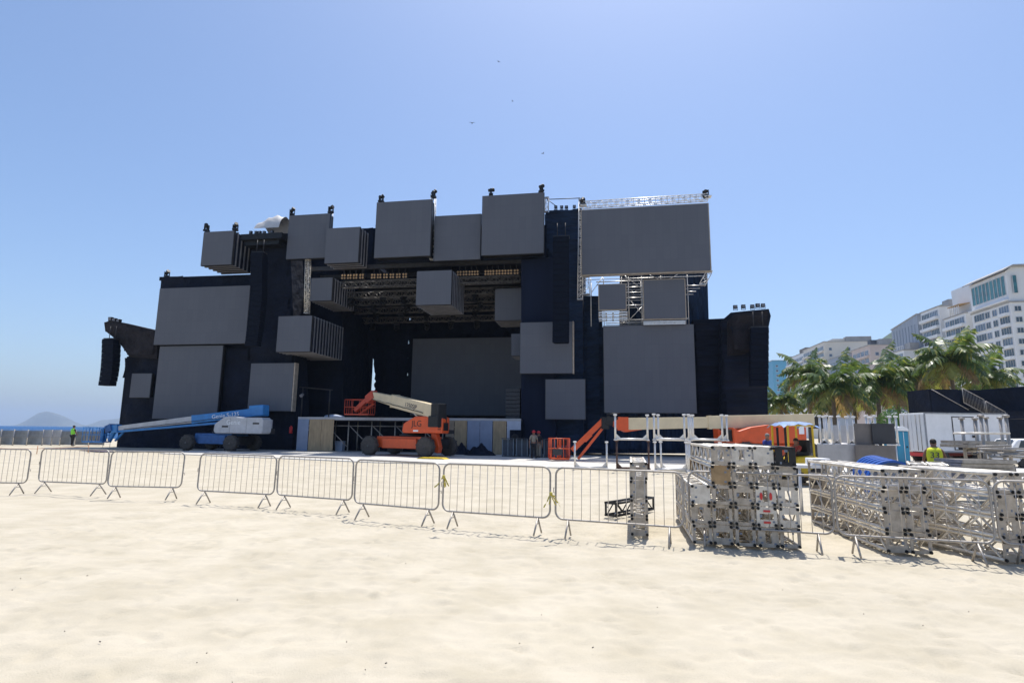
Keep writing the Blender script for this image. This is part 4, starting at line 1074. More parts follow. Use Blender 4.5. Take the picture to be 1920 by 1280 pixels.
J1 = loc(atY(666, 772, 43.0))
b = MB(); b.bar(J0, J1 + Vector((0, 0, .1)), .26, .3); b.bar(J0 + Vector((.1, .3, -.5)), J1 + Vector((.15, .3, -.2)), .14); b.build("jib", red_orange, t)
basket(t, Bc, R(12), red_orange, 2.0, .95, 1.15)
b = MB(); b.tube(loc(atY(690, 782, 42.9)), loc(atY(691, 742, 42.9)), .05); b.build("power_cable", rubber, t)

# blue lift on the left
t, loc, hx = lift_base("blue boom lift with a grey body and its long boom lowered to the left", ground(350, 844.5), ground(432, 846.5), .58, 2.5, lgrey, blue_d, hubgrey)
x0 = loc(atY(396, 800, 43.3)).x; x1 = loc(atY(507, 800, 43.3)).x
h_ = hood(t, [(x0, 1.5), (x0 + .15, 1.3), (x1 - .1, 1.3), (x1, 1.45), (x1, 2.35), (x1 - .2, 2.5), (x0 + 2.2, 2.5), (x0 + 1.6, 2.6), (x0 + .9, 2.55), (x0 + .05, 2.0)], .0, 1.05, lgrey)
text("Genie", .52, white_letter, h_, (x0 + 1.75, -.007, 2.12), (R(90), 0, 0))
b = MB(); b.box(x0 + .75, x0 + 1.3, -.01, .008, 1.75, 1.88); b.box(x1 - .85, x1 - .3, -.01, .008, 2.0, 2.12); b.build("hood_vents", darkmetal, h_)
b = MB(); b.box(x0 + .01, x0 + .03, .2, .6, 1.7, 1.75); 
for xx in (x0 + 1.45, x0 + 2.9): b.box(xx, xx + .02, -.009, .009, 1.35, 2.45)
b.build("panel_seams", hubgrey, h_)
hood(t, [(x0 + .2, 1.4), (x1 - 1.0, 1.4), (x1 - 1.0, 2.4), (x0 + .8, 2.45), (x0 + .2, 1.9)], 1.6, 2.5, lgrey, "far_hood")
b = MB(); b.box(x0 + .4, x1 - .1, 1.05, 1.6, 1.3, 1.7); b.build("turntable", darkmetal, t)
P0 = loc(atY(494, 771, 44.6)); P1 = loc(atY(218, 803, 45.2))
bo = boom(t, P0, P1, blue_p, .62, .34, .5, .3, .47, lgrey, "Genie S-125", white_letter, .44, False)
b = MB(); b.bar(P0 + Vector((-1.05, .0, .0)), P0 + Vector((.25, 0, .08)), .78, .86); b.build("boom_tail", blue_p, t, bevel=.08)
b = MB(); b.bar(P0.lerp(P1, .3) + Vector((0, 0, -.5)), P1 + Vector((0, 0, -.25)), .26, .16); b.build("lower_link", blue_p, t)
J1 = loc(atY(205, 826, 45.4))
b = MB(); b.bar(P1 + Vector((.3, 0, 0)), P1 + Vector((-.25, 0, -.05)), .45, .6); b.bar(P1, J1, .2, .26); b.bar(P1 + Vector((.5, .2, -.3)), J1 + Vector((.35, .2, 0)), .12); b.build("jib", blue_p, t)
b = MB(); b.bar(P1 + Vector((-.2, .1, .1)), P1 + Vector((-.7, .1, -.1)), .9, .55); b.build("boom_head", blue_d, t)
basket(t, loc(atY(181, 829, 45.4)), R(8), blue_p, 1.75, .9, 1.15)

# orange lift on the right: long level boom, basket on the ground
t, loc, hx = lift_base("orange boom lift with a long level cream boom and its basket on the ground", ground(1400, 873), ground(1520, 874), .64, 2.7, orange, orange, hubgrey)
t.location.z = .035
prof = [(1394, 800), (1397, 832), (1545, 832), (1543, 800), (1538, 796), (1500, 796), (1462, 795.5), (1430, 800), (1405, 808)]
pl = [loc(atY(px, py, 31.0)) for px, py in prof]
h_ = hood(t, [(p.x, p.z) for p in pl][::-1], -.1, 1.0, orange)
b = MB(); xx = loc(atY(1540, 815, 31.0)).x; b.box(xx - .35, xx - .05, -.125, -.103, 1.75, 2.2); b.build("label_plate", white_letter, h_)
b = MB(); q0, q1 = loc(atY(1386, 812, 31)), loc(atY(1398, 812, 31)); b.box(q0.x, q1.x - .05, .1, .9, 1.3, 1.95); b.build("end_cover", blackmetal, h_, bevel=.03)
hood(t, [(p.x, p.z - .05) for p in pl][::-1], 1.9, 2.7, orange, "far_hood")
b = MB(); b.box(pl[0].x + .3, pl[3].x - .2, 1.0, 1.9, 1.35, 1.7); b.build("turntable", darkmetal, t)
P0 = loc(atY(1524, 788, 32.7)); P1 = loc(atY(1174, 794.5, 34.0))
bo = boom(t, P0, P1, cream, .74, .70, .55, .5, .55, None, None, None, .4, False, False)
b = MB(); b.prism([(P0.x - .1, P0.z - .45), (P0.x + .5, P0.z - .45), (P0.x + .75, P0.z + .25), (P0.x + .35, P0.z + .25)], P0.y - .35, P0.y + .35); b.build("boom_tail", blackmetal, t, bevel=.04)
H = loc(atY(1158, 794, 34.05))
b = MB(); b.bar(P1 + Vector((.1, 0, 0)), H + Vector((0, 0, 0)), .62, .78); b.prism([(H.x - .3, H.z - .1), (H.x, H.z - .3), (H.x, H.z + .25), (H.x - .3, H.z + .12)], H.y - .3, H.y + .3); b.prism([(P1.x - .4, P1.z - .32), (P1.x + .9, P1.z - .32), (P1.x - .1, P1.z - .48)], P1.y - .27, P1.y + .27); b.build("boom_head", orange, t)
K = loc(atY(1134, 785, 34.2)); K2 = loc(atY(1131, 801, 34.2)); E = loc(atY(1073, 844, 34.6)); E2 = loc(atY(1084, 860, 34.6))
b = MB(); b.bar(H + Vector((0, 0, .05)), K + Vector((.1, 0, -.05)), .4, .5); b.tube(K + Vector((.9, -.1, .35)), K + Vector((.1, -.1, .25)), .05); b.bar(K + Vector((0, 0, .1)), K2 + Vector((.1, 0, -.1)), .35, .45); b.build("jib_pivot", blackmetal, t)
b = MB(); b.bar(K, E, .24, .30); o = b.build("jib", orange, t); b = MB(); b.bar(K2, E2, .12, .15); b.build("jib_link", orange, t)
b = MB(); mid = K.lerp(E, .55); b.bar(K.lerp(E, .42) + Vector((0, -.02, -.14)), K.lerp(E, .62) + Vector((0, -.02, -.14)), .3, .2); b.build("jib_cylinder", orange, o)
basket(t, loc(atY(1048, 861, 34.9)), R(4), orange, 1.1, .9, 1.25)
b = MB(); q = loc(atY(1046, 848, 34.3)); b.box(q.x - .3, q.x + .25, q.y - .1, q.y + .1, q.z - .15, q.z + .2); b.build("power_box", darkmetal, t)
q = ground(812, 861); b = MB(); b.prism([(-.95, 0), (.95, 0), (.7, .09), (-.7, .09)], -.35, .35)
tag(b.build("wheel_ramp", yellow_p, None, loc=(q.x, q.y, .036), rotz=-.3), "yellow ramp mat on the track beside the orange lift's wheel", "ramp")

# ------------------------------------------------------------------ people (skinned skeletons)
def skin(name, V, E, Rr, m, parent, sub=1):
    me = bpy.data.meshes.new(name); me.from_pydata(V, E, []); o = bpy.data.objects.new("t", me); COL.objects.link(o)
    md = o.modifiers.new("s", 'SKIN'); md.use_smooth_shade = True
    for i, r in enumerate(Rr):
        sv = me.skin_vertices[0].data[i]; sv.radius = (r, r) if not isinstance(r, tuple) else r; sv.use_root = (i == 0)
    s2 = o.modifiers.new("u", 'SUBSURF'); s2.levels = s2.render_levels = sub
    dg = bpy.context.evaluated_depsgraph_get(); m2 = bpy.data.meshes.new_from_object(o.evaluated_get(dg)); bpy.data.objects.remove(o)
    m2.materials.clear(); m2.materials.append(m); m2.name = name
    for p in m2.polygons: p.use_smooth = True
    ob = bpy.data.objects.new(name, m2); COL.objects.link(ob); ob.parent = parent; return ob
def person(label, loc, rz, H=1.74, top=beige_sh, trousers=dark_tr, hair=hair_m, vest=None, helmet=None, lean=0.0, arms=((.30, -.05, .78), (-.30, -.05, .78)), number=None, stride=.06, sleeves=True):
    """local: faces -y"""
    t = thing("person", label, "person", loc, rz, None)
    k = H / 1.74
    def L(x, y, z):                                    # lean forward above the hips
        if z > .95: dz = z - .95; y = y - dz * math.sin(lean); z = .95 + dz * math.cos(lean)
        return (x * k, y * k, z * k)
    V = [L(0, 0, .95), L(0, .01, 1.12), L(0, .01, 1.32), L(0, .01, 1.45), L(0, -.005, 1.53), L(0, -.02, 1.60), L(0, -.02, 1.68)]
    E = [(0, 1), (1, 2), (2, 3), (3, 4), (4, 5), (5, 6)]
    Rr = [(.155 * k, .115 * k), (.14 * k, .105 * k), (.165 * k, .12 * k), (.11 * k, .085 * k), .055 * k, (.078 * k, .098 * k), (.066 * k, .085 * k)]
    n = len(V); V.append(L(0, -.118, 1.605)); E.append((5, n)); Rr.append(.018 * k)                 # nose
    for s in (-1, 1):                                   # ears
        n = len(V); V.append(L(s * .082, -.01, 1.61)); E.append((5, n)); Rr.append(.014)
    legs = []
    for s, st in ((-1, stride), (1, -stride)):
        n = len(V); V += [L(s * .10, 0, .86), L(s * .105, -.02 + st * .5, .48), L(s * .11, .01 + st, .09), L(s * .12, -.14 + st, .045)]
        E += [(0, n), (n, n + 1), (n + 1, n + 2), (n + 2, n + 3)]; Rr += [.095 * k, .062 * k, .043 * k, .036 * k]; legs.append(n)
    armi = []
    for s, a in ((1, arms[0]), (-1, arms[1])):
        n = len(V); sh = Vector((s * .185, .01, 1.40)); hd = Vector(a); el = sh.lerp(hd, .52) + Vector((s * .03, .05, 0)); d = (hd - el).normalized()
        V += [L(*sh), L(*el), L(*hd)]; E += [(3, n), (n, n + 1), (n + 1, n + 2)]; Rr += [.06 * k, .043 * k, .028 * k]
        palm_ = hd + d * .07; q = len(V); V.append(L(*palm_)); E.append((n + 2, q)); Rr.append((.036 * k, .018 * k))
        for f in range(4):                              # four fingers, bent once
            off = Vector((0, (f - 1.5) * .019, 0)); ln = (.065, .078, .072, .055)[f]; m_ = len(V)
            V += [L(*(palm_ + off + d * .03)), L(*(palm_ + off + d * (.03 + ln * .55))), L(*(palm_ + off + d * (.03 + ln) + Vector((-s * .018, 0, 0))))]
            E += [(q, m_), (m_, m_ + 1), (m_ + 1, m_ + 2)]; Rr += [.009, .0085, .007]
        m_ = len(V); V += [L(*(hd + d * .045 + Vector((0, -.035, 0)))), L(*(hd + d * .085 + Vector((-s * .01, -.055, 0))))]; E += [(q, m_), (m_, m_ + 1)]; Rr += [.010, .0085]
        armi.append(n)
    skin("body", V, E, Rr, skin_m, t)
    g = .016
    sv = [0, 1, 2, 3]; SV = [V[i] for i in sv]; SE = [(0, 1), (1, 2), (2, 3)]; SR = [(.165 * k, .13 * k), (.155 * k, .12 * k), (.18 * k, .135 * k), (.105 * k, .085 * k)]
    SV[3] = L(0, .01, 1.43)
    if sleeves:
        for n in armi:
            q = len(SV); SV += [V[n], tuple(Vector(V[n]).lerp(Vector(V[n + 1]), .8))]; SE += [(3, q), (q, q + 1)]; SR += [.074 * k, .062 * k]
    skin("shirt", SV, SE, SR, top, t)
    TV = [V[0]]; TE = []; TR = [(.168 * k, .13 * k)]
    for n in legs: q = len(TV); TV += [V[n], V[n + 1], V[n + 2]]; TE += [(0, q), (q, q + 1), (q + 1, q + 2)]; TR += [.112 * k, .08 * k, .064 * k]
    skin("trousers", TV, TE, TR, trousers, t)
    b = MB()
    for n in legs: a = V[n + 3]; b.ball((a[0], a[1] + .05, .05), (.055, .14, .05), 10)
    b.build("shoes", rubber, t)
    if vest:
        vo = skin("vest", [L(0, 0, .90), L(0, .01, 1.15), L(0, .01, 1.40), L(0, .005, 1.50)], [(0, 1), (1, 2), (2, 3)], [(.20 * k, .16 * k), (.21 * k, .16 * k), (.26 * k, .17 * k), (.17 * k, .12 * k)], vest, t)
        if number: text(number, .24, dark_letter, vo, L(0, .20, 1.26), (R(90) + lean * 0, 0, R(180)), "number")
    hc = L(0, -.01, 1.665)
    b = MB(); b.ball(hc, (.088 * k, .108 * k, .09 * k), 12); b.build("hair", hair, t)
    if helmet:
        b = MB(); b.ball((hc[0], hc[1], hc[2] + .02), (.115 * k, .135 * k, .105 * k), 14); b.lathe([(.15, 0), (.15, .015)], (hc[0], hc[1] - .02, hc[2] - .005), 'z', 16); b.build("helmet", helmet, t)
    b = MB()
    for s in (-1, 1): b.ball(L(s * .032, -.104, 1.625), (.012, .008, .007), 8)
    b.build("eyes", black_letter, t)
    b = MB(); b.ball(L(0, -.105, 1.565), (.026, .008, .007), 8); b.build("mouth", mat("lips", (0.18, 0.06, 0.05), .5), t)
    return t
g = ground(134, 836); person("person in a bright green vest and dark trousers standing on the sand far left", (g.x, g.y, 0), R(160), 1.80, dark_tr, dark_tr, vest=vest_g, arms=((.2, -.16, 1.02), (-.2, -.16, 1.02)))
q = atY(1750, 830, 17.0); person("person in a yellow vest numbered 33 seen from behind, right of the blue drums", (q.x, 17.0, -.04), R(147), 1.70, dark_tr, dark_tr, vest=vest_y, number="33", lean=.12, arms=((.29, -.2, .95), (-.29, -.2, .95)), sleeves=False)
q = atY(1438, 815, 25.0); person("person with grey hair in a royal blue shirt behind the widest truss stack", (q.x, 25.0, .035), R(20), 1.74, navy_sh, dark_tr, hair=grey_hair, arms=((.25, -.3, 1.0), (-.25, -.25, .98)))
q = atY(1001, 806, 37.6); person("person in a beige shirt and red helmet behind the crowd barriers, left of a pair", (q.x, 37.9, .035), R(15), 1.76, beige_sh, dark_tr, helmet=helmet_r)
q = atY(1010.5, 806, 38.3); person("person in dark clothes and red helmet behind the crowd barriers, right of a pair", (q.x, 38.6, .035), R(-30), 1.72, dark_tr, beige_sh, helmet=helmet_r)

# ------------------------------------------------------------------ forklift with a tarp on its guard
q = atY(1491, 800, 21.0); t = thing("forklift", "small yellow forklift with a light blue tarp over its guard", "forklift", (q.x, 20.6, .0), R(6), None)
b = MB(); b.prism([(-.45, .25), (.75, .25), (.78, .9), (.5, 1.0), (-.1, .95), (-.45, .6)], .1, 1.0); b.build("body", yellow_p, t, bevel=.06)
for x in (-.48, .48):
    for y in (.05, 1.05): b = MB(); b.bar((x, y, .6), (x * .98, y, 2.05), .05); b.build("guard_post", yellow_p, t)
b = MB(); b.box(-.55, .55, 0, 1.1, 2.05, 2.10); b.build("guard_roof", yellow_p, t)
b = MB(); n = 10; vs = []
for j in range(n + 1):
    for i in range(n + 1):
        x, y = -1 + 2 * i / n, -1 + 2 * j / n; vs.append((x * .66 * (1 - .05 * y), .55 + y * .62, 2.19 - .12 * x ** 4 - .1 * y ** 4 + .03 * math.sin(i * 1.9 + j)))
b.add(vs, [(j * (n + 1) + i, j * (n + 1) + i + 1, (j + 1) * (n + 1) + i + 1, (j + 1) * (n + 1) + i) for j in range(n) for i in range(n)], 0, True); b.build("tarp_cover", mat("light blue tarp", (0.16, 0.26, 0.5), .6, var=.2, scale=3), t)
b = MB(); b.bar((-.42, .3, .1), (-.42, .3, 2.0), .06); b.bar((-.42, .8, .1), (-.42, .8, 2.0), .06); b.box(-.46, -.38, .33, .77, 1.2, 1.3); b.box(-.46, -.38, .33, .77, .5, .6); b.build("mast", blackmetal, t)
b = MB(); b.box(-1.3, -.47, .28, .38, .12, .17); b.box(-1.3, -.47, .72, .82, .12, .17); b.build("forks", darkmetal, t)
for x in (-.3, .55):
    for y in (.06, 1.04): wheel(t, x, y, .27, .2)
b = MB(); b.box(.0, .45, .3, .8, 1.0, 1.12); b.box(.38, .5, .3, .8, 1.12, 1.55); b.build("seat", rubber, t)
person("person in a red top at the wheel of the yellow forklift", (q.x + .12, 21.25, -.05), R(-70), 1.66, mat("red shirt", (0.35, 0.05, 0.04), .8), dark_tr, arms=((.2, -.4, 1.1), (-.2, -.4, 1.1)), stride=.12)

# ------------------------------------------------------------------ truck trailer, cabin toilet, car
q = atY(1737.5, 830, 36.0); tl = 5.4; tw = 2.2
t = thing("truck_trailer", "white box trailer with a side door, parked before the black platform", "trailer", (q.x, 36.0, 0), R(2), None)
b = MB(); b.box(0, tl, 0, tw, .78, 3.22); b.build("box_body", white_p, t, bevel=.03)
b = MB()
for x0, x1, z0, z1 in ((-.02, .07, .78, 3.24), (tl - .07, tl + .02, .78, 3.24), (.07, tl - .07, 3.15, 3.24), (.07, tl - .07, .76, .86)): b.box(x0, x1, -.025, -.002, z0, z1)
b.build("corner_trim", hubgrey, t)
b = MB(); x0, x1 = 1.75, 3.2; z0, z1 = .92, 3.0
for a0, a1, c0, c1 in ((x0, x0 + .05, z0, z1), (x1 - .05, x1, z0, z1), (x0 + .05, x1 - .05, z1 - .05, z1), (x0 + .05, x1 - .05, z0, z0 + .05)): b.box(a0, a1, -.03, -.003, c0, c1)
dr = b.build("side_door", darkmetal, t)
b = MB(); b.box(x1 - .25, x1 - .1, -.06, -.031, 1.7, 1.85); b.build("handle", darkmetal, dr)
b = MB(); b.box(2.0, 2.45, -.02, -.003, .95, 1.12); b.build("vent", blackmetal, t)
for y0 in (.04, tw / 2 + .02):
    b = MB(); b.box(-.035, -.002, y0, y0 + tw / 2 - .06, .84, 3.14); d2 = b.build("rear_door", white_p, t, bevel=.01)
    b = MB(); b.tube((-.05, y0 + .3, .86), (-.05, y0 + .3, 3.1), .02); b.tube((-.05, y0 + .65, .86), (-.05, y0 + .65, 3.1), .02); b.build("lock_rod", galv, d2)
b = MB(); b.box(.1, tl - .1, .5, tw - .5, .55, .75); b.build("chassis_beam", mat("red oxide frame", (0.2, 0.035, 0.025), .7), t)
b = MB(); b.box(-.05, .04, .1, tw - .1, .5, .74); b.build("bumper", red_l, t)
for x in (3.6, 4.7):
    for y in (.2, tw - .2): wheel(t, x, y, .48, .32)
for x in (1.0,):
    for y in (.25, tw - .25): wheel(t, x, y, .48, .32)
q = atY(1690, 830, 35.0); t = thing("portable_toilet", "blue cabin toilet with a white roof, against the trailer's left end", "toilet", (q.x, 35.0, 0), R(4), None)
b = MB(); b.box(-.42, .42, -.1, .95, .1, 2.05); b.build("cabin", toilet_b, t, bevel=.03)
b = MB(); b.prism([(-.46, 2.055), (.46, 2.055), (.42, 2.2), (.15, 2.32), (-.15, 2.32), (-.42, 2.2)], -.15, 1.0); b.build("roof", white_p, t, bevel=.03)
b = MB(); b.box(-.36, .34, -.135, -.103, .18, 1.98); b.box(.02, .05, -.145, -.136, .2, 1.95); d2 = b.build("door", toilet_b, t, bevel=.01)
b = MB(); b.box(.05, .08, -.15, -.136, .15, 2.0); b.build("white_strip", white_p, d2)
b = MB(); b.box(.2, .28, -.17, -.136, 1.05, 1.15); b.build("handle", darkmetal, d2)
b = MB(); b.box(-.45, .45, -.15, 1.0, 0, .095); b.build("skid_base", darkmetal, t)
q = atY(1889, 830, 33.0); t = thing("parked_car", "white car at the right edge of the photo, behind the deck stacks", "car", (q.x, 33.0, 0), R(-4), None)
b = MB(); b.prism([(0, .45), (.1, .3), (4.4, .3), (4.5, .6), (4.4, .95), (3.3, 1.08), (2.5, 1.62), (2.2, 1.68), (.6, 1.66), (.15, 1.1), (.02, .9)], 0, 1.75); b.build("body", white_p, t, bevel=.12)
b = MB(); b.prism([(.55, 1.12), (3.0, 1.12), (2.45, 1.55), (.75, 1.57)], -.012, 1.762); b.build("side_windows", glass_m, t)
b = MB(); b.bar((.19, .2, 1.13), (.56, .2, 1.6), .02, .02); b.add([(.13, .15, 1.13), (.13, 1.6, 1.13), (.53, 1.5, 1.62), (.53, .25, 1.62)], [(0, 1, 2, 3)]); b.build("rear_window", glass_m, t)
b = MB(); b.box(1.55, 1.61, -.02, -.013, 1.1, 1.6); b.build("window_pillar", white_p, t)
b = MB(); b.box(-.02, .03, .1, .4, .85, 1.0); b.box(-.02, .03, 1.35, 1.65, .85, 1.0); b.build("tail_light", red_l, t)
for x in (.85, 3.55):
    for y in (.1, 1.65): wheel(t, x, y, .32, .22)

# ------------------------------------------------------------------ black platform with stairs at the right
q = atY(1702, 760, 46.0); PX = q.x; zt = atY(1760, 727, 46).z
def zz(py, px=1800, Y=46.0): return atY(px, py, Y).z
t = thing("black_platform", "black clad platform with an outside stair behind the white trailer", "platform", (PX, 46, 0), 0, None)
def xx(px, Y=46.0): return atY(px, 760, Y).x - PX
b = MB(); b.box(xx(1745), xx(1800), 0, 2.59, 0, zz(729, 1720)); b.build("end_block", cloth, t)
b = MB(); b.box(4.5, 26, 2.6, 6, 0, zz(726, 1850)); b.build("rear_wall", cloth, t)
b = MB(); b.prism([(xx(1746), 0), (xx(1746), zz(731, 1745)), (xx(1812), zz(769, 1812)), (26, zz(771, 1850)), (26, 0)], -.1, .1); b.build("stair_side", cloth, t)
b = MB(); b.prism([(xx(1880), zz(727, 1880)), (26, zz(727, 1880)), (26, zz(690, 1960))], 2.9, 5); b.build("roof_gable", cloth, t)
st_ = MB(); n = 10; xa, za, xb, zb = xx(1822), zz(742, 1822), xx(1880), zz(774, 1880)
for i in range(n): f = i / n; st_.box(xa + (xb - xa) * f, xa + (xb - xa) * (f + 1.25 / n), .15, 1.6, za + (zb - za) * f - .12 - .9, za + (zb - za) * f - .9)
st_.build("stair_treads", darkmetal, t)
def railp(pa, pb, drop, y, label=None):
    b = MB(); A_ = Vector((xx(pa[0]), y, zz(pa[1], pa[0]))); B_ = Vector((xx(pb[0]), y, zz(pb[1], pb[0])))
    b.tube(A_, B_, .035); b.tube(A_ - Vector((0, 0, drop)), B_ - Vector((0, 0, drop)), .03); b.tube(A_, A_ - Vector((0, 0, drop)), .03); b.tube(B_, B_ - Vector((0, 0, drop)), .03)
    for i in range(1, 14): p = A_.lerp(B_, i / 14); b.tube(p, p - Vector((0, 0, drop)), .014, 4)
    b.build("stair_railing", galv, t)
railp((1805, 728), (1843, 749), 1.15, -.15); railp((1846, 752), (1880, 772), .95, -.15)
b = MB(); p0, p1 = (xx(1747), -.16, zz(730, 1747)), (xx(1812), -.16, zz(768, 1812)); b.tube(p0, p1, .035); b.build("edge_pipe", galv, t)
b = MB(); b.box(xx(1742), xx(1893), -9.2, -6.5, zz(783, 1800, 38), zz(777, 1800, 38)); 
tag(b.build("awning", cloth, None, loc=(PX, 46, 0)), "flat black awning just above the white trailer's roof", "awning")

# ------------------------------------------------------------------ beach fence and small things on the left
fe_m = [mat("grey mesh panel", (0.26, 0.275, 0.29), .8, var=.3, scale=1.5), mat("pale mesh panel", (0.42, 0.43, 0.45), .8, var=.2, scale=1.5)]
edges = [-60, -30, 0, 24, 50, 79, 96, 112, 140, 166, 196]
for i in range(len(edges) - 1):
    g0, g1 = ground(edges[i], 834.5), ground(edges[i + 1] - 1, 835)
    if edges[i] < -35: continue
    d = g1 - g0; pale = edges[i] in (79, 96)
    t = thing("mesh_fence_panel", "%s mesh fence panel, %s from the left at the back of the sand" % ("pale" if pale else "grey", ordn[i - 1]), "fence", (g0.x, g0.y, 0), math.atan2(d.y, d.x), "mesh fence panels along the beach")
    b = MB(); L_ = d.length; b.box(.04, L_ - .04, -.006, .006, .08, 1.30 if not pale else 1.36); b.build("mesh_sheet", fe_m[1 if pale else 0], t)
    b = MB()
    for x in (0.02, L_ - .02): b.tube((x, 0, 0), (x, 0, 1.40), .025)
    for z in (.06, .72, 1.38): b.tube((.02, -.012, z), (L_ - .02, -.012, z), .016)
    b.build("frame", galv, t)
    b = MB(); b.bar((.1 * L_, .05, 1.3), (.12 * L_, .9, .03), .05); b.build("stay", galv, t)
g0, g1 = ground(161, 845), ground(204, 847.5); d = g1 - g0
b = MB(); n = 16
vs = [(d.length * i / n, y, .05 + .10 * math.sin(math.pi * i / n) * (1 - abs(y) / .5) + .025 * math.sin(i * 2.3 + y * 5)) for i in range(n + 1) for y in (-.45, -.2, .05, .3, .5)]
b.add(vs, [(i * 5 + j, (i + 1) * 5 + j, (i + 1) * 5 + j + 1, i * 5 + j + 1) for i in range(n) for j in range(4)], 0, True)
tag(b.build("tarp_strip", purple_m, None, loc=(g0.x, g0.y, 0), rotz=math.atan2(d.y, d.x)), "dark purple tarp strip lying on the sand behind the barriers", "tarp")
b = MB(); a, c = ground(-40, 853), ground(165, 849); b.path([a.lerp(c, i / 20) + Vector((0, .05 * math.sin(i), .45 - .12 * math.sin(math.pi * i / 20))) for i in range(21)], .014, 5)
for f in (0, .5, 1): p = a.lerp(c, f); b.tube((p.x, p.y, 0), (p.x, p.y, .5), .02)
tag(b.build("rope_line", rope_m), "orange rope strung on short stakes across the sand at the left", "rope")
g = ground(199, 838); b = MB(); b.path([(-.3, 0, 0), (-.3, 0, .7), (-.22, 0, .8), (.22, 0, .8), (.3, 0, .7), (.3, 0, 0)], .02, 6); b.tube((-.3, 0, .3), (.3, 0, .3), .015)
tag(b.build("tube_hoop", alu_pale, None, loc=(g.x, g.y, 0)), "small white tube hoop standing beside the blue lift's basket", "hoop")
# birds
for i, (px, py, Y, sp, lab) in enumerate(((885, 231, 140, .9, "dark bird lowest but one, left above the stage"), (935, 116, 200, 1.0, "highest of the birds over the stage"), (961, 190, 230, .9, "faint bird just below the highest one"), (1018, 288, 170, .9, "bird closest to the highest screen"))):
    p = atY(px, py, Y); t = thing("bird", lab, "bird", p, .7 * i, "birds high over the stage")
    b = MB(); b.ball((0, 0, 0), (.10, .30, .09), 8); b.ball((0, -.32, .03), (.06, .09, .06), 8); b.add([(-.08, .25, 0), (.08, .25, 0), (.12, .5, .01), (-.12, .5, .01)], [(0, 1, 2, 3)]); b.build("body", darkmetal, t)
    for s in (-1, 1): b = MB(); b.add([(s * .05, -.15, .03), (s * .05, .12, .03), (s * .5 * sp, .08, .22), (s * .5 * sp, -.12, .22), (s * .95 * sp, .15, .12)], [(0, 1, 2, 3), (3, 2, 4)]); b.build("wing", darkmetal, t)

# ------------------------------------------------------------------ steel stage risers (frames with legs up), boards, drums
GR = "aluminium leg frames standing on the track"
def leg_frame(label, px0, px1, ybot, h, up=True, m=alu_pale, z0=None, Y=None, barz=.0, group=GR):
    if Y is None: g0, g1 = ground(px0, ybot, .035), ground(px1, ybot, .035)
    else: g0, g1 = atY(px0, ybot, Y), atY(px1, ybot, Y)
    d = g1 - g0; d.z = 0
    t = thing("leg_frame", label, "leg frame", (g0.x, g0.y, g0.z), math.atan2(d.y, d.x), group); L_ = d.length
    for x in (0, L_):
        b = MB(); b.tube((x, 0, .02), (x, 0, h - .06), .045, 8); lg = b.build("leg", m, t)
        b = MB(); b.lathe([(.05, h - .06), (.085, h - .05), (.085, h), (.06, h + .01)], (x, 0, 0), 'z', 12); b.lathe([(.06, 0), (.08, .0), (.08, .04), (.05, .05)], (x, 0, 0), 'z', 12); b.build("cap", white_p if m is alu_pale else m, lg)
    b = MB(); z = .06 + barz; b.tube((.045, 0, z), (L_ - .045, 0, z), .05, 8)
    for x, s in ((0, 1), (L_, -1)): b.prism([(x + s * .04, z), (x + s * .26, z + .03), (x + s * .04, z + .24)], -.012, .012)
    b.build("crossbar", m, t)
    b = MB()
    for f in (.25, .75): b.path([(L_ * f - .09, 0, z - .05), (L_ * f - .09, 0, z - .11), (L_ * f + .09, 0, z - .11), (L_ * f + .09, 0, z - .05)], .014, 5)
    if barz > .1: b.build("hooks", m, t)
    return t
leg_frame("single low leg frame, leftmost, beside the orange basket", 1078, 1138, 878, 1.27)
leg_frame("rusty lower leg frame carrying a bright one, second from the left", 1157, 1217, 879.5, 1.33, m=rustmetal)
leg_frame("bright upper leg frame stacked on the rusty one", 1154, 1214.5, 825, 1.17, Y=26.3)
leg_frame("lower leg frame of the third stack, right of the rusty one", 1229, 1288, 882, 1.32)
leg_frame("upper leg frame of the third stack, nearer of two", 1227, 1284, 825, 1.17, Y=25.8)
leg_frame("upper leg frame of the third stack, farther of two", 1235, 1296, 826, 1.18, Y=26.2)
leg_frame("lower leg frame of the fourth stack, farther of two", 1240, 1294, 881, 1.32)
leg_frame("upper leg frame of the fourth stack, nearer of two", 1292, 1355, 826, 1.16, Y=25.5)
leg_frame("upper leg frame of the fourth stack, farther of two", 1300, 1364, 826, 1.16, Y=26.0)
leg_frame("lower leg frame of the fourth stack, just left of the widest truss stack", 1292, 1352, 884, 1.32)
tops2 = [(1540, 1552), (1562, 1576), (1591, 1604), (1628, 1644), (1672, 1684), (1548, 1635)]
for i, (a, c) in enumerate(tops2):
    leg_frame("leg frame behind the grey boards, %s of the group left of the blue toilet" % ordn[i], a, c, 835, 1.25, Y=24.2 + .4 * (i % 3), group="leg frames behind the grey boards")
    leg_frame("lower leg frame behind the grey boards, %s of the group left of the blue toilet" % ordn[i], a, c, 887, 1.22, Y=24.2 + .4 * (i % 3), group="leg frames behind the grey boards")
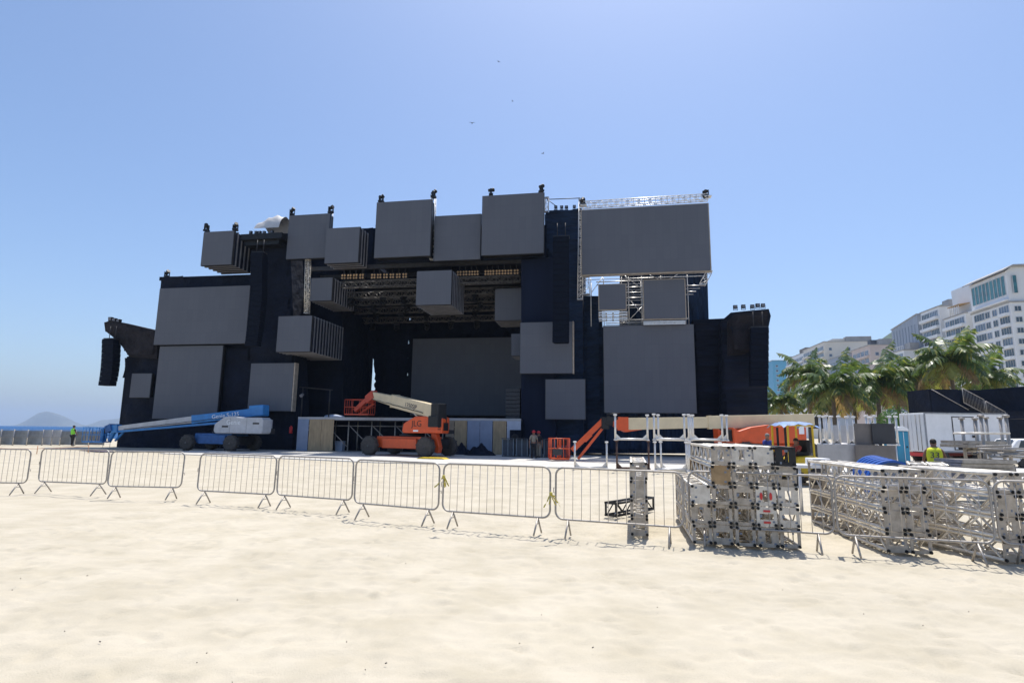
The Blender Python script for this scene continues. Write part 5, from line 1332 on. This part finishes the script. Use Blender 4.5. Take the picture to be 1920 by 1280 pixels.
for (pa, pb, y0, y1, Y, m, lab) in ((1562, 1604, 797, 832, 26.2, pale_sheet, "pale grey sheet, leftmost of the boards behind the leg frames"), (1605, 1637, 794, 834, 23.6, case_g, "brown grey board left of the dark one"), (1637.5, 1677, 794, 832, 23.5, case_d, "dark grey board right of the brown grey one"), (1536, 1606, 833, 872, 23.4, pale_sheet, "low pale sheet under the leftmost boards"), (1606.5, 1679, 835, 872, 23.2, case_g, "low brown grey board behind the blue drums")):
    p0, p1 = atY(pa, y1, Y), atY(pb, y0, Y); b = MB(); b.box(0, p1.x - p0.x, 0, .05, 0, p1.z - max(0, p0.z)); t = thing("board", lab, "board", (p0.x, Y, max(0, p0.z)), 0, "boards behind the leg frames")
    b.build("sheet", m, t); b = MB(); b.box(.02, p1.x - p0.x - .02, .052, .1, .05, .12); b.box(.02, p1.x - p0.x - .02, .052, .1, p1.z - max(0, p0.z) - .12, p1.z - max(0, p0.z) - .05); b.build("batten", ply_b, t)
# blue drums on their side
c0 = atY(1677, 899, 14.0); c1 = atY(1642, 880, 17.2); ax = (c0 - c1).normalized()
dr0 = None; rd = .575
for i in range(6):
    c = c0.lerp(c1, i / 5); lab = "blue plastic drum lying on its side, %s from the front behind the truss stacks" % ordn[i]
    if dr0 is None:
        dr0 = thing("blue_drum", lab, "drum", (c.x, c.y, rd), math.atan2(ax.y, ax.x) - R(90), "blue drums lying in a row")
        b = MB(); b.lathe([(rd - .05, .02), (rd, .05), (rd, .0), (rd - .03, -.12), (rd - .03, -.25), (rd, -.3), (rd, -.38), (rd - .03, -.44), (rd - .05, -.5)], (0, 0, 0), 'y', 36); b.build("shell", drum_b, dr0)
        b = MB(); b.lathe([(rd - .07, .0), (rd - .055, .03), (.1, .035)], (0, 0, 0), 'y', 32); b.build("end_disc", drum_e, dr0)
        b = MB(); b.lathe([(.05, .03), (.05, .06)], (.2, 0, .2), 'y', 10); b.build("bung", blackmetal, dr0)
    else: dup(dr0, lab, (c.x, c.y, rd), dr0.rotation_euler.z)
# deck stacks at the right with posts
def deck_stack(px0, px1, Y, z0, n, label, seed):
    p0, p1 = atY(px0, 860, Y), atY(px1, 860, Y); r = random.Random(seed)
    for i in range(n):
        t = thing("stage_deck", "%s deck from the bottom %s" % (ordn[i], label), "stage deck", (p0.x + r.uniform(-.06, .06), Y + r.uniform(-.08, .08), z0 + i * .105), r.uniform(-.03, .03), "stage decks stacked at the right")
        w = p1.x - p0.x; b = MB(); b.box(0, w, 0, 1.0, .03, .08); b.build("boards", deckstack_m, t)
        b = MB(); b.box(-.02, w + .02, -.03, -.003, 0, .09); b.box(-.02, w + .02, 1.003, 1.03, 0, .09); b.box(-.03, -.003, -.03, 1.03, 0, .09); b.box(w + .003, w + .03, -.03, 1.03, 0, .09); b.build("edge_frame", galv, t)
deck_stack(1804, 1900, 15.5, .62, 5, "of the long low stack by the yellow vest", 4)
deck_stack(1818, 1888, 17.0, 1.42, 2, "on the raised rack of posts", 5)
for i, (pa, pb, Y, yb, h) in enumerate(((1816, 1842, 17.6, 905, 1.95), (1854, 1902, 16.4, 912, 2.0), (1862, 1889, 18.4, 900, 1.98))):
    leg_frame("tall leg frame around the deck stacks at the right, %s" % ordn[i], pa, pb, yb, h, Y=Y, barz=.9, m=galv, group="leg frames around the deck stacks")
for (pa, pb, Y, lab) in ((1813, 1893, 16.0, "thin rail resting across the posts over the deck stack"),):
    p0, p1 = atY(pa, 812, Y), atY(pb, 812, Y); b = MB(); b.tube(p0, p1, .03); b.tube(p0 + Vector((0, .5, 0)), p1 + Vector((0, .5, 0)), .03)
    for i in range(5): q = p0.lerp(p1, i / 4); b.tube(q, q + Vector((0, .5, 0)), .02)
    tag(b.build("ladder_rail", alu, None), "narrow ladder frame lying across the posts above the deck stacks", "ladder")
g = Vector((atY(1860, 855, 16.3).x, 15.1, 1.165)); rr = random.Random(9); b = MB()
for i in range(10): a = rr.uniform(-.4, .4); x = rr.uniform(-.5, .5); z = .04 + i * .03; b.tube((x - .5, rr.uniform(.45, .75), z), (x + .5, rr.uniform(.45, .75), z + a * .12), .028, 6)
tag(b.build("tube_pile", galv, None, loc=g), "loose pile of short steel tubes on the low deck stack", "tubes")
q = atY(1543, 862, 13.2); t = thing("sunlit_truss_tops", "white board on pale trestles, standing in for sunlit truss tops behind the truss stacks", "truss top stand-in", (q.x, 13.2, 0), R(-8), None)  # white paint stands in for sun on the tops of another truss stack
b = MB(); b.box(-.55, .35, 0, .7, .98, 1.05); b.build("table_board", white_p, t); b = MB(); b.box(-.2, .2, .08, .55, 1.053, 1.2); b.build("raised_block", white_p, t, bevel=.02)
b = MB()
for x in (-.5, .3):
    for y in (.05, .65): b.tube((x, y, 0), (x, y, .98), .03)
b.build("trestle_legs", alu_pale, t)

# ------------------------------------------------------------------ box trusses in stacks
TS = .30
protos = []
def truss_proto(L_, variant, plate, m=alu):
    s = TS; t = thing("box_truss", "x", "truss", (0, 0, -50), 0, None); h = s / 2 - .026
    cs = [(-h, -h), (h, -h), (h, h), (-h, h)]
    for x, z in cs: b = MB(); b.tube((x, .012, z), (x, L_ - .012, z), .025, 8); b.build("chord", m, t)
    b = MB(); k = max(2, round(L_ / .30))
    for j in range(4):
        (xa, za), (xb, zb) = cs[j], cs[(j + 1) % 4]
        for i in range(k):
            ya, yb = .05 + (L_ - .1) * i / k, .05 + (L_ - .1) * (i + 1) / k; f = (i + j) % 2
            if j % 2 == 0 and variant == 3: b.tube((xa, ya, za), (xb, ya, zb), .011, 5)
            else: b.tube(((xa, xb)[f], ya, (za, zb)[f]), ((xb, xa)[f], yb, (zb, za)[f]), .014, 6)
    b.build("bracing", m, t)
    for y0, y1 in ((0, .010), (L_ - .010, L_)):
        b = MB(); H = s / 2 - .002
        if variant == 0: rs = [(-H, -.045, -H, H), (.045, H, -H, H), (-.045, .045, -H, -.09), (-.045, .045, .09, H)]             # upright slot
        elif variant == 1: rs = [(-H, H, -H, -.045), (-H, H, .045, H), (-H, -.10, -.045, .045), (.10, H, -.045, .045)]            # level slot
        elif variant == 2: rs = [(-H, H, -H, H)]
        else: rs = [(-H, -.10, -H, H), (.10, H, -H, H), (-.10, .10, -H, -.10), (-.10, .10, .10, H)]                                # open frame
        for x0, x1, z0, z1 in rs: b.box(x0, x1, y0, y1, z0, z1)
        pl_ = b.build("end_plate", plate, t)
        if y0 == 0:
            r = random.Random(variant * 7 + 3)
            for i in range(3):
                x, z = r.choice((-1, 1)) * r.uniform(.06, .12), r.uniform(-.11, .11)
                b = MB(); b.box(x - .018, x + .018, -.002, -.0005, z - .014, z + .014); b.build("sticker", blue_l, pl_)
    for x, z in cs:
        b = MB(); b.tube((x, -.018, z), (x, 0, z), .024, 8); b.tube((x, -.017, z), (x, -.03, z), .015, 8); b.build("connector", rubber, t); b = MB(); b.tube((x, L_, z), (x, L_ + .02, z), .024, 8); b.build("connector", rubber, t)
    return t
PR = {}
def put_truss(L_, variant, plate, label, loc, rz, group, m=alu, roll=0.0, tilt=0.0):
    key = (L_, variant, plate.name, m.name)
    if key not in PR: t = truss_proto(L_, variant, plate, m); PR[key] = t
    else: t = copy_tree(PR[key])
    t.location = loc; t.rotation_euler = (tilt, roll, rz); t["label"] = label; t["group"] = group
    return t
tr = random.Random(21)
RN = ["bottom", "second", "third", "fourth", "top"]
def stack(g, rz, cols, rows, L_, stname, group, skip=(), over=None, gap=.02, names=None):
    ex, ey = Vector((math.cos(rz), math.sin(rz), 0)), Vector((-math.sin(rz), math.cos(rz), 0)); cn = {1: [""], 2: ["left", "right"]}.get(cols, ["leftmost", "second from left", "middle", "second from right", "rightmost"])
    out = {}
    for r_ in range(rows):
        rown = RN[r_] if r_ < rows - 1 else "top"
        for c in range(cols):
            if (c, r_) in skip: continue
            v = tr.choice((0, 0, 1, 3, 0, 1, 2, 3)); pl_ = tr.choice((plate_m, plate_m, plate_w, plate_m)); m = alu
            if over and (c, r_) in over: v, pl_, m = over[(c, r_)]
            p = g + ex * ((TS + gap * 1.3) * (c + .5) + tr.uniform(-.006, .006)) + ey * tr.uniform(-.03, .03) + Vector((0, 0, (TS + gap * .4) * (r_ + .5)))
            lab = ("%s box truss of %s" % (rown, stname)) if cols == 1 else ("box truss in the %s row, %s, of %s" % (rown, cn[c], stname))
            out[(c, r_)] = put_truss(L_, v, pl_, lab, p, rz + tr.uniform(-.008, .008), group, m, roll=tr.choice((0, math.pi / 2, math.pi)) if v != 0 else tr.choice((0, 0, math.pi)))
    return out
gA = ground(1181, 1004); stack(gA, R(-12), 1, 4, 2.4, "the narrow single stack beside a small black truss", "narrow stack of box trusses")
gB = ground(1297, 1019); gB2 = ground(1504, 1029); rzB = math.atan2((gB2 - gB).y, (gB2 - gB).x)
blk = mat("black truss paint", (0.016, 0.017, 0.02), .5, .3, var=.3)
tan_plate = mat("tan cardboard plate", (0.32, 0.22, 0.12), .8, var=.3, scale=6)
SB = stack(gB, rzB, 5, 5, 3.0, "the widest stack", "widest stack of box trusses", skip=((0, 3), (0, 4)), over={(4, 4): (1, blk, blk), (1, 3): (2, tan_plate, alu), (3, 1): (1, plate_w, alu), (3, 2): (0, plate_w, alu), (4, 2): (0, plate_w, alu), (4, 0): (3, plate_m, alu)})
b = MB(); b.ball((-.07, -.012, 0), (.022, .003, .06), 12); b.ball((.07, -.012, 0), (.022, .003, .06), 12); b.build("red_stickers", red_l, SB[(3, 2)]); SB[(3, 2)].rotation_euler.y = 0
b = MB(); b.box(-.05, .05, -.012, -.009, .07, .1); b.box(-.05, .05, -.012, -.009, -.1, -.07); b.build("red_stickers", red_l, SB[(3, 1)]); SB[(3, 1)].rotation_euler.y = 0
gC = ground(1661, 1036); stack(gC, R(-8), 2, 4, 3.0, "the middle right stack of two columns", "middle stack of box trusses", over={(1, 0): (3, plate_m, alu), (1, 3): (3, plate_m, alu), (0, 3): (3, plate_m, alu)})
gD = ground(1881, 1054); stack(gD, R(5), 2, 4, 1.8, "the stack cut by the right edge", "right stack of box trusses")
gE = atY(1704, 900, 10.6); gE.z = 0; stack(gE, R(-33), 2, 4, 1.6, "the rear stack by the yellow vest", "rear stack of box trusses")
# small black truss lying behind the narrow stack
gK = ground(1131, 968); put_truss(1.6, 3, blk, "small black truss lying on the sand behind the narrow stack", (gK.x + .16, gK.y, TS / 2), R(-42), None, blk)

# ------------------------------------------------------------------ crowd control barriers in the foreground
ends = [((-86, 903), (50, 905)), ((72, 902), (199, 908)), ((200.5, 911), (339, 914)), ((369, 919), (513, 926)), ((519, 927), (660, 937)), ((664, 942), (822, 955)),
        ((829, 957), (1031, 971)), ((1041, 972), (1282, 987)), ((1293, 984), (1565, 1000)), ((1572, 1002), (1868, 1018)), ((1876, 1018), (2180, 1040))]
wh = ["cut by the left edge of the photo", "standing before the purple tarp strip", "third from the left, just left of a gap in the row", "just right of the wide gap in the row", "in front of the plywood panels", "below the orange lift",
      "longest looking one, with yellow tape on its left end", "in front of the narrow truss stack", "in front of the widest truss stack", "in front of the middle truss stack", "cut by the right edge of the photo"]
rb = random.Random(12)
def make_barrier(L_, label, loc, rz):
    t = thing("barrier", label, "barrier", loc, rz, "steel barriers standing on the sand")
    h0, h1, rc = .27, 1.12, .13; pts = []
    for cx, cz, a0 in ((L_ - rc, h1 - rc, 0), (rc, h1 - rc, 90), (rc, h0 + rc, 180), (L_ - rc, h0 + rc, 270)):
        for k in range(6): a = R(a0 + 18 * k); pts.append((cx + rc * math.cos(a), 0, cz + rc * math.sin(a)))
    b = MB(); b.path(pts, .0175, 8, closed=True); b.build("frame", galv, t)
    b = MB(); n = 13
    for i in range(1, n + 1): x = L_ * i / (n + 1); b.tube((x, 0, h0), (x, 0, h1), .0055, 5)
    b.build("bars", galv_thin, t)
    for x in (.22, L_ - .22):
        b = MB(); b.tube((x, 0, h0 - .005), (x, -.21, -.01), .016, 8); b.tube((x, 0, h0 - .005), (x + .0, .21, -.01), .016, 8); b.tube((x, -.08, h0 * .6), (x, .08, h0 * .6), .007, 6); b.build("foot", galv, t)
    b = MB(); b.path([(L_ - .005, 0, .62), (L_ + .05, 0, .62), (L_ + .05, 0, .57)], .008, 5); b.build("hook", galv, t); b = MB(); b.path([(.005, 0, .70), (-.04, 0, .70), (-.04, 0, .78), (.005, 0, .78)], .008, 5); b.build("hook", galv, t)
    return t
for i, ((xa, ya), (xb, yb)) in enumerate(ends):
    g0, g1 = ground(xa, ya, .27), ground(xb, yb, .27); d = g1 - g0
    make_barrier(Vector((d.x, d.y)).length, "grey steel barrier " + wh[i], (g0.x, g0.y, 0), math.atan2(d.y, d.x)).rotation_euler = (rb.uniform(-.035, .035), rb.uniform(-.008, .008), math.atan2(d.y, d.x))
rt = random.Random(3)
for px, py, lab in ((832, 893, "yellow tape tied on the barrier below the orange lift"), (1033, 925, "yellow tape tied between the barriers near the narrow truss stack")):
    p = atY(px, py, 10.2 if px < 900 else 9.55); b = MB()
    for k in range(5):
        a = rt.uniform(0, 6.28); q = p.copy(); pts = [q]
        for j in range(4): q = q + Vector((math.cos(a) * .04, math.sin(a) * .02, -.05 + rt.uniform(-.03, .03))); pts.append(q)
        for u, v in zip(pts, pts[1:]): b.bar(u, v, .022, .003, up=(rt.random(), rt.random(), .2))
    b.ball(p, .03, 8); tag(b.build("tape_ribbon", tape_m), lab, "tape")
# dry seaweed and litter on the sand: nobody could count it
b = MB(); rl = random.Random(8)
for i in range(22):
    px, py = rl.uniform(0, 1920), rl.uniform(1010, 1290); p = ground(px, py); s = rl.uniform(.003, .008); a = rl.uniform(0, 3.14)
    b.bar((p.x - math.cos(a) * s, p.y - math.sin(a) * s, .004), (p.x + math.cos(a) * s, p.y + math.sin(a) * s, .006), s, .006)
tag(b.build("litter", dark_tr), kind="stuff")
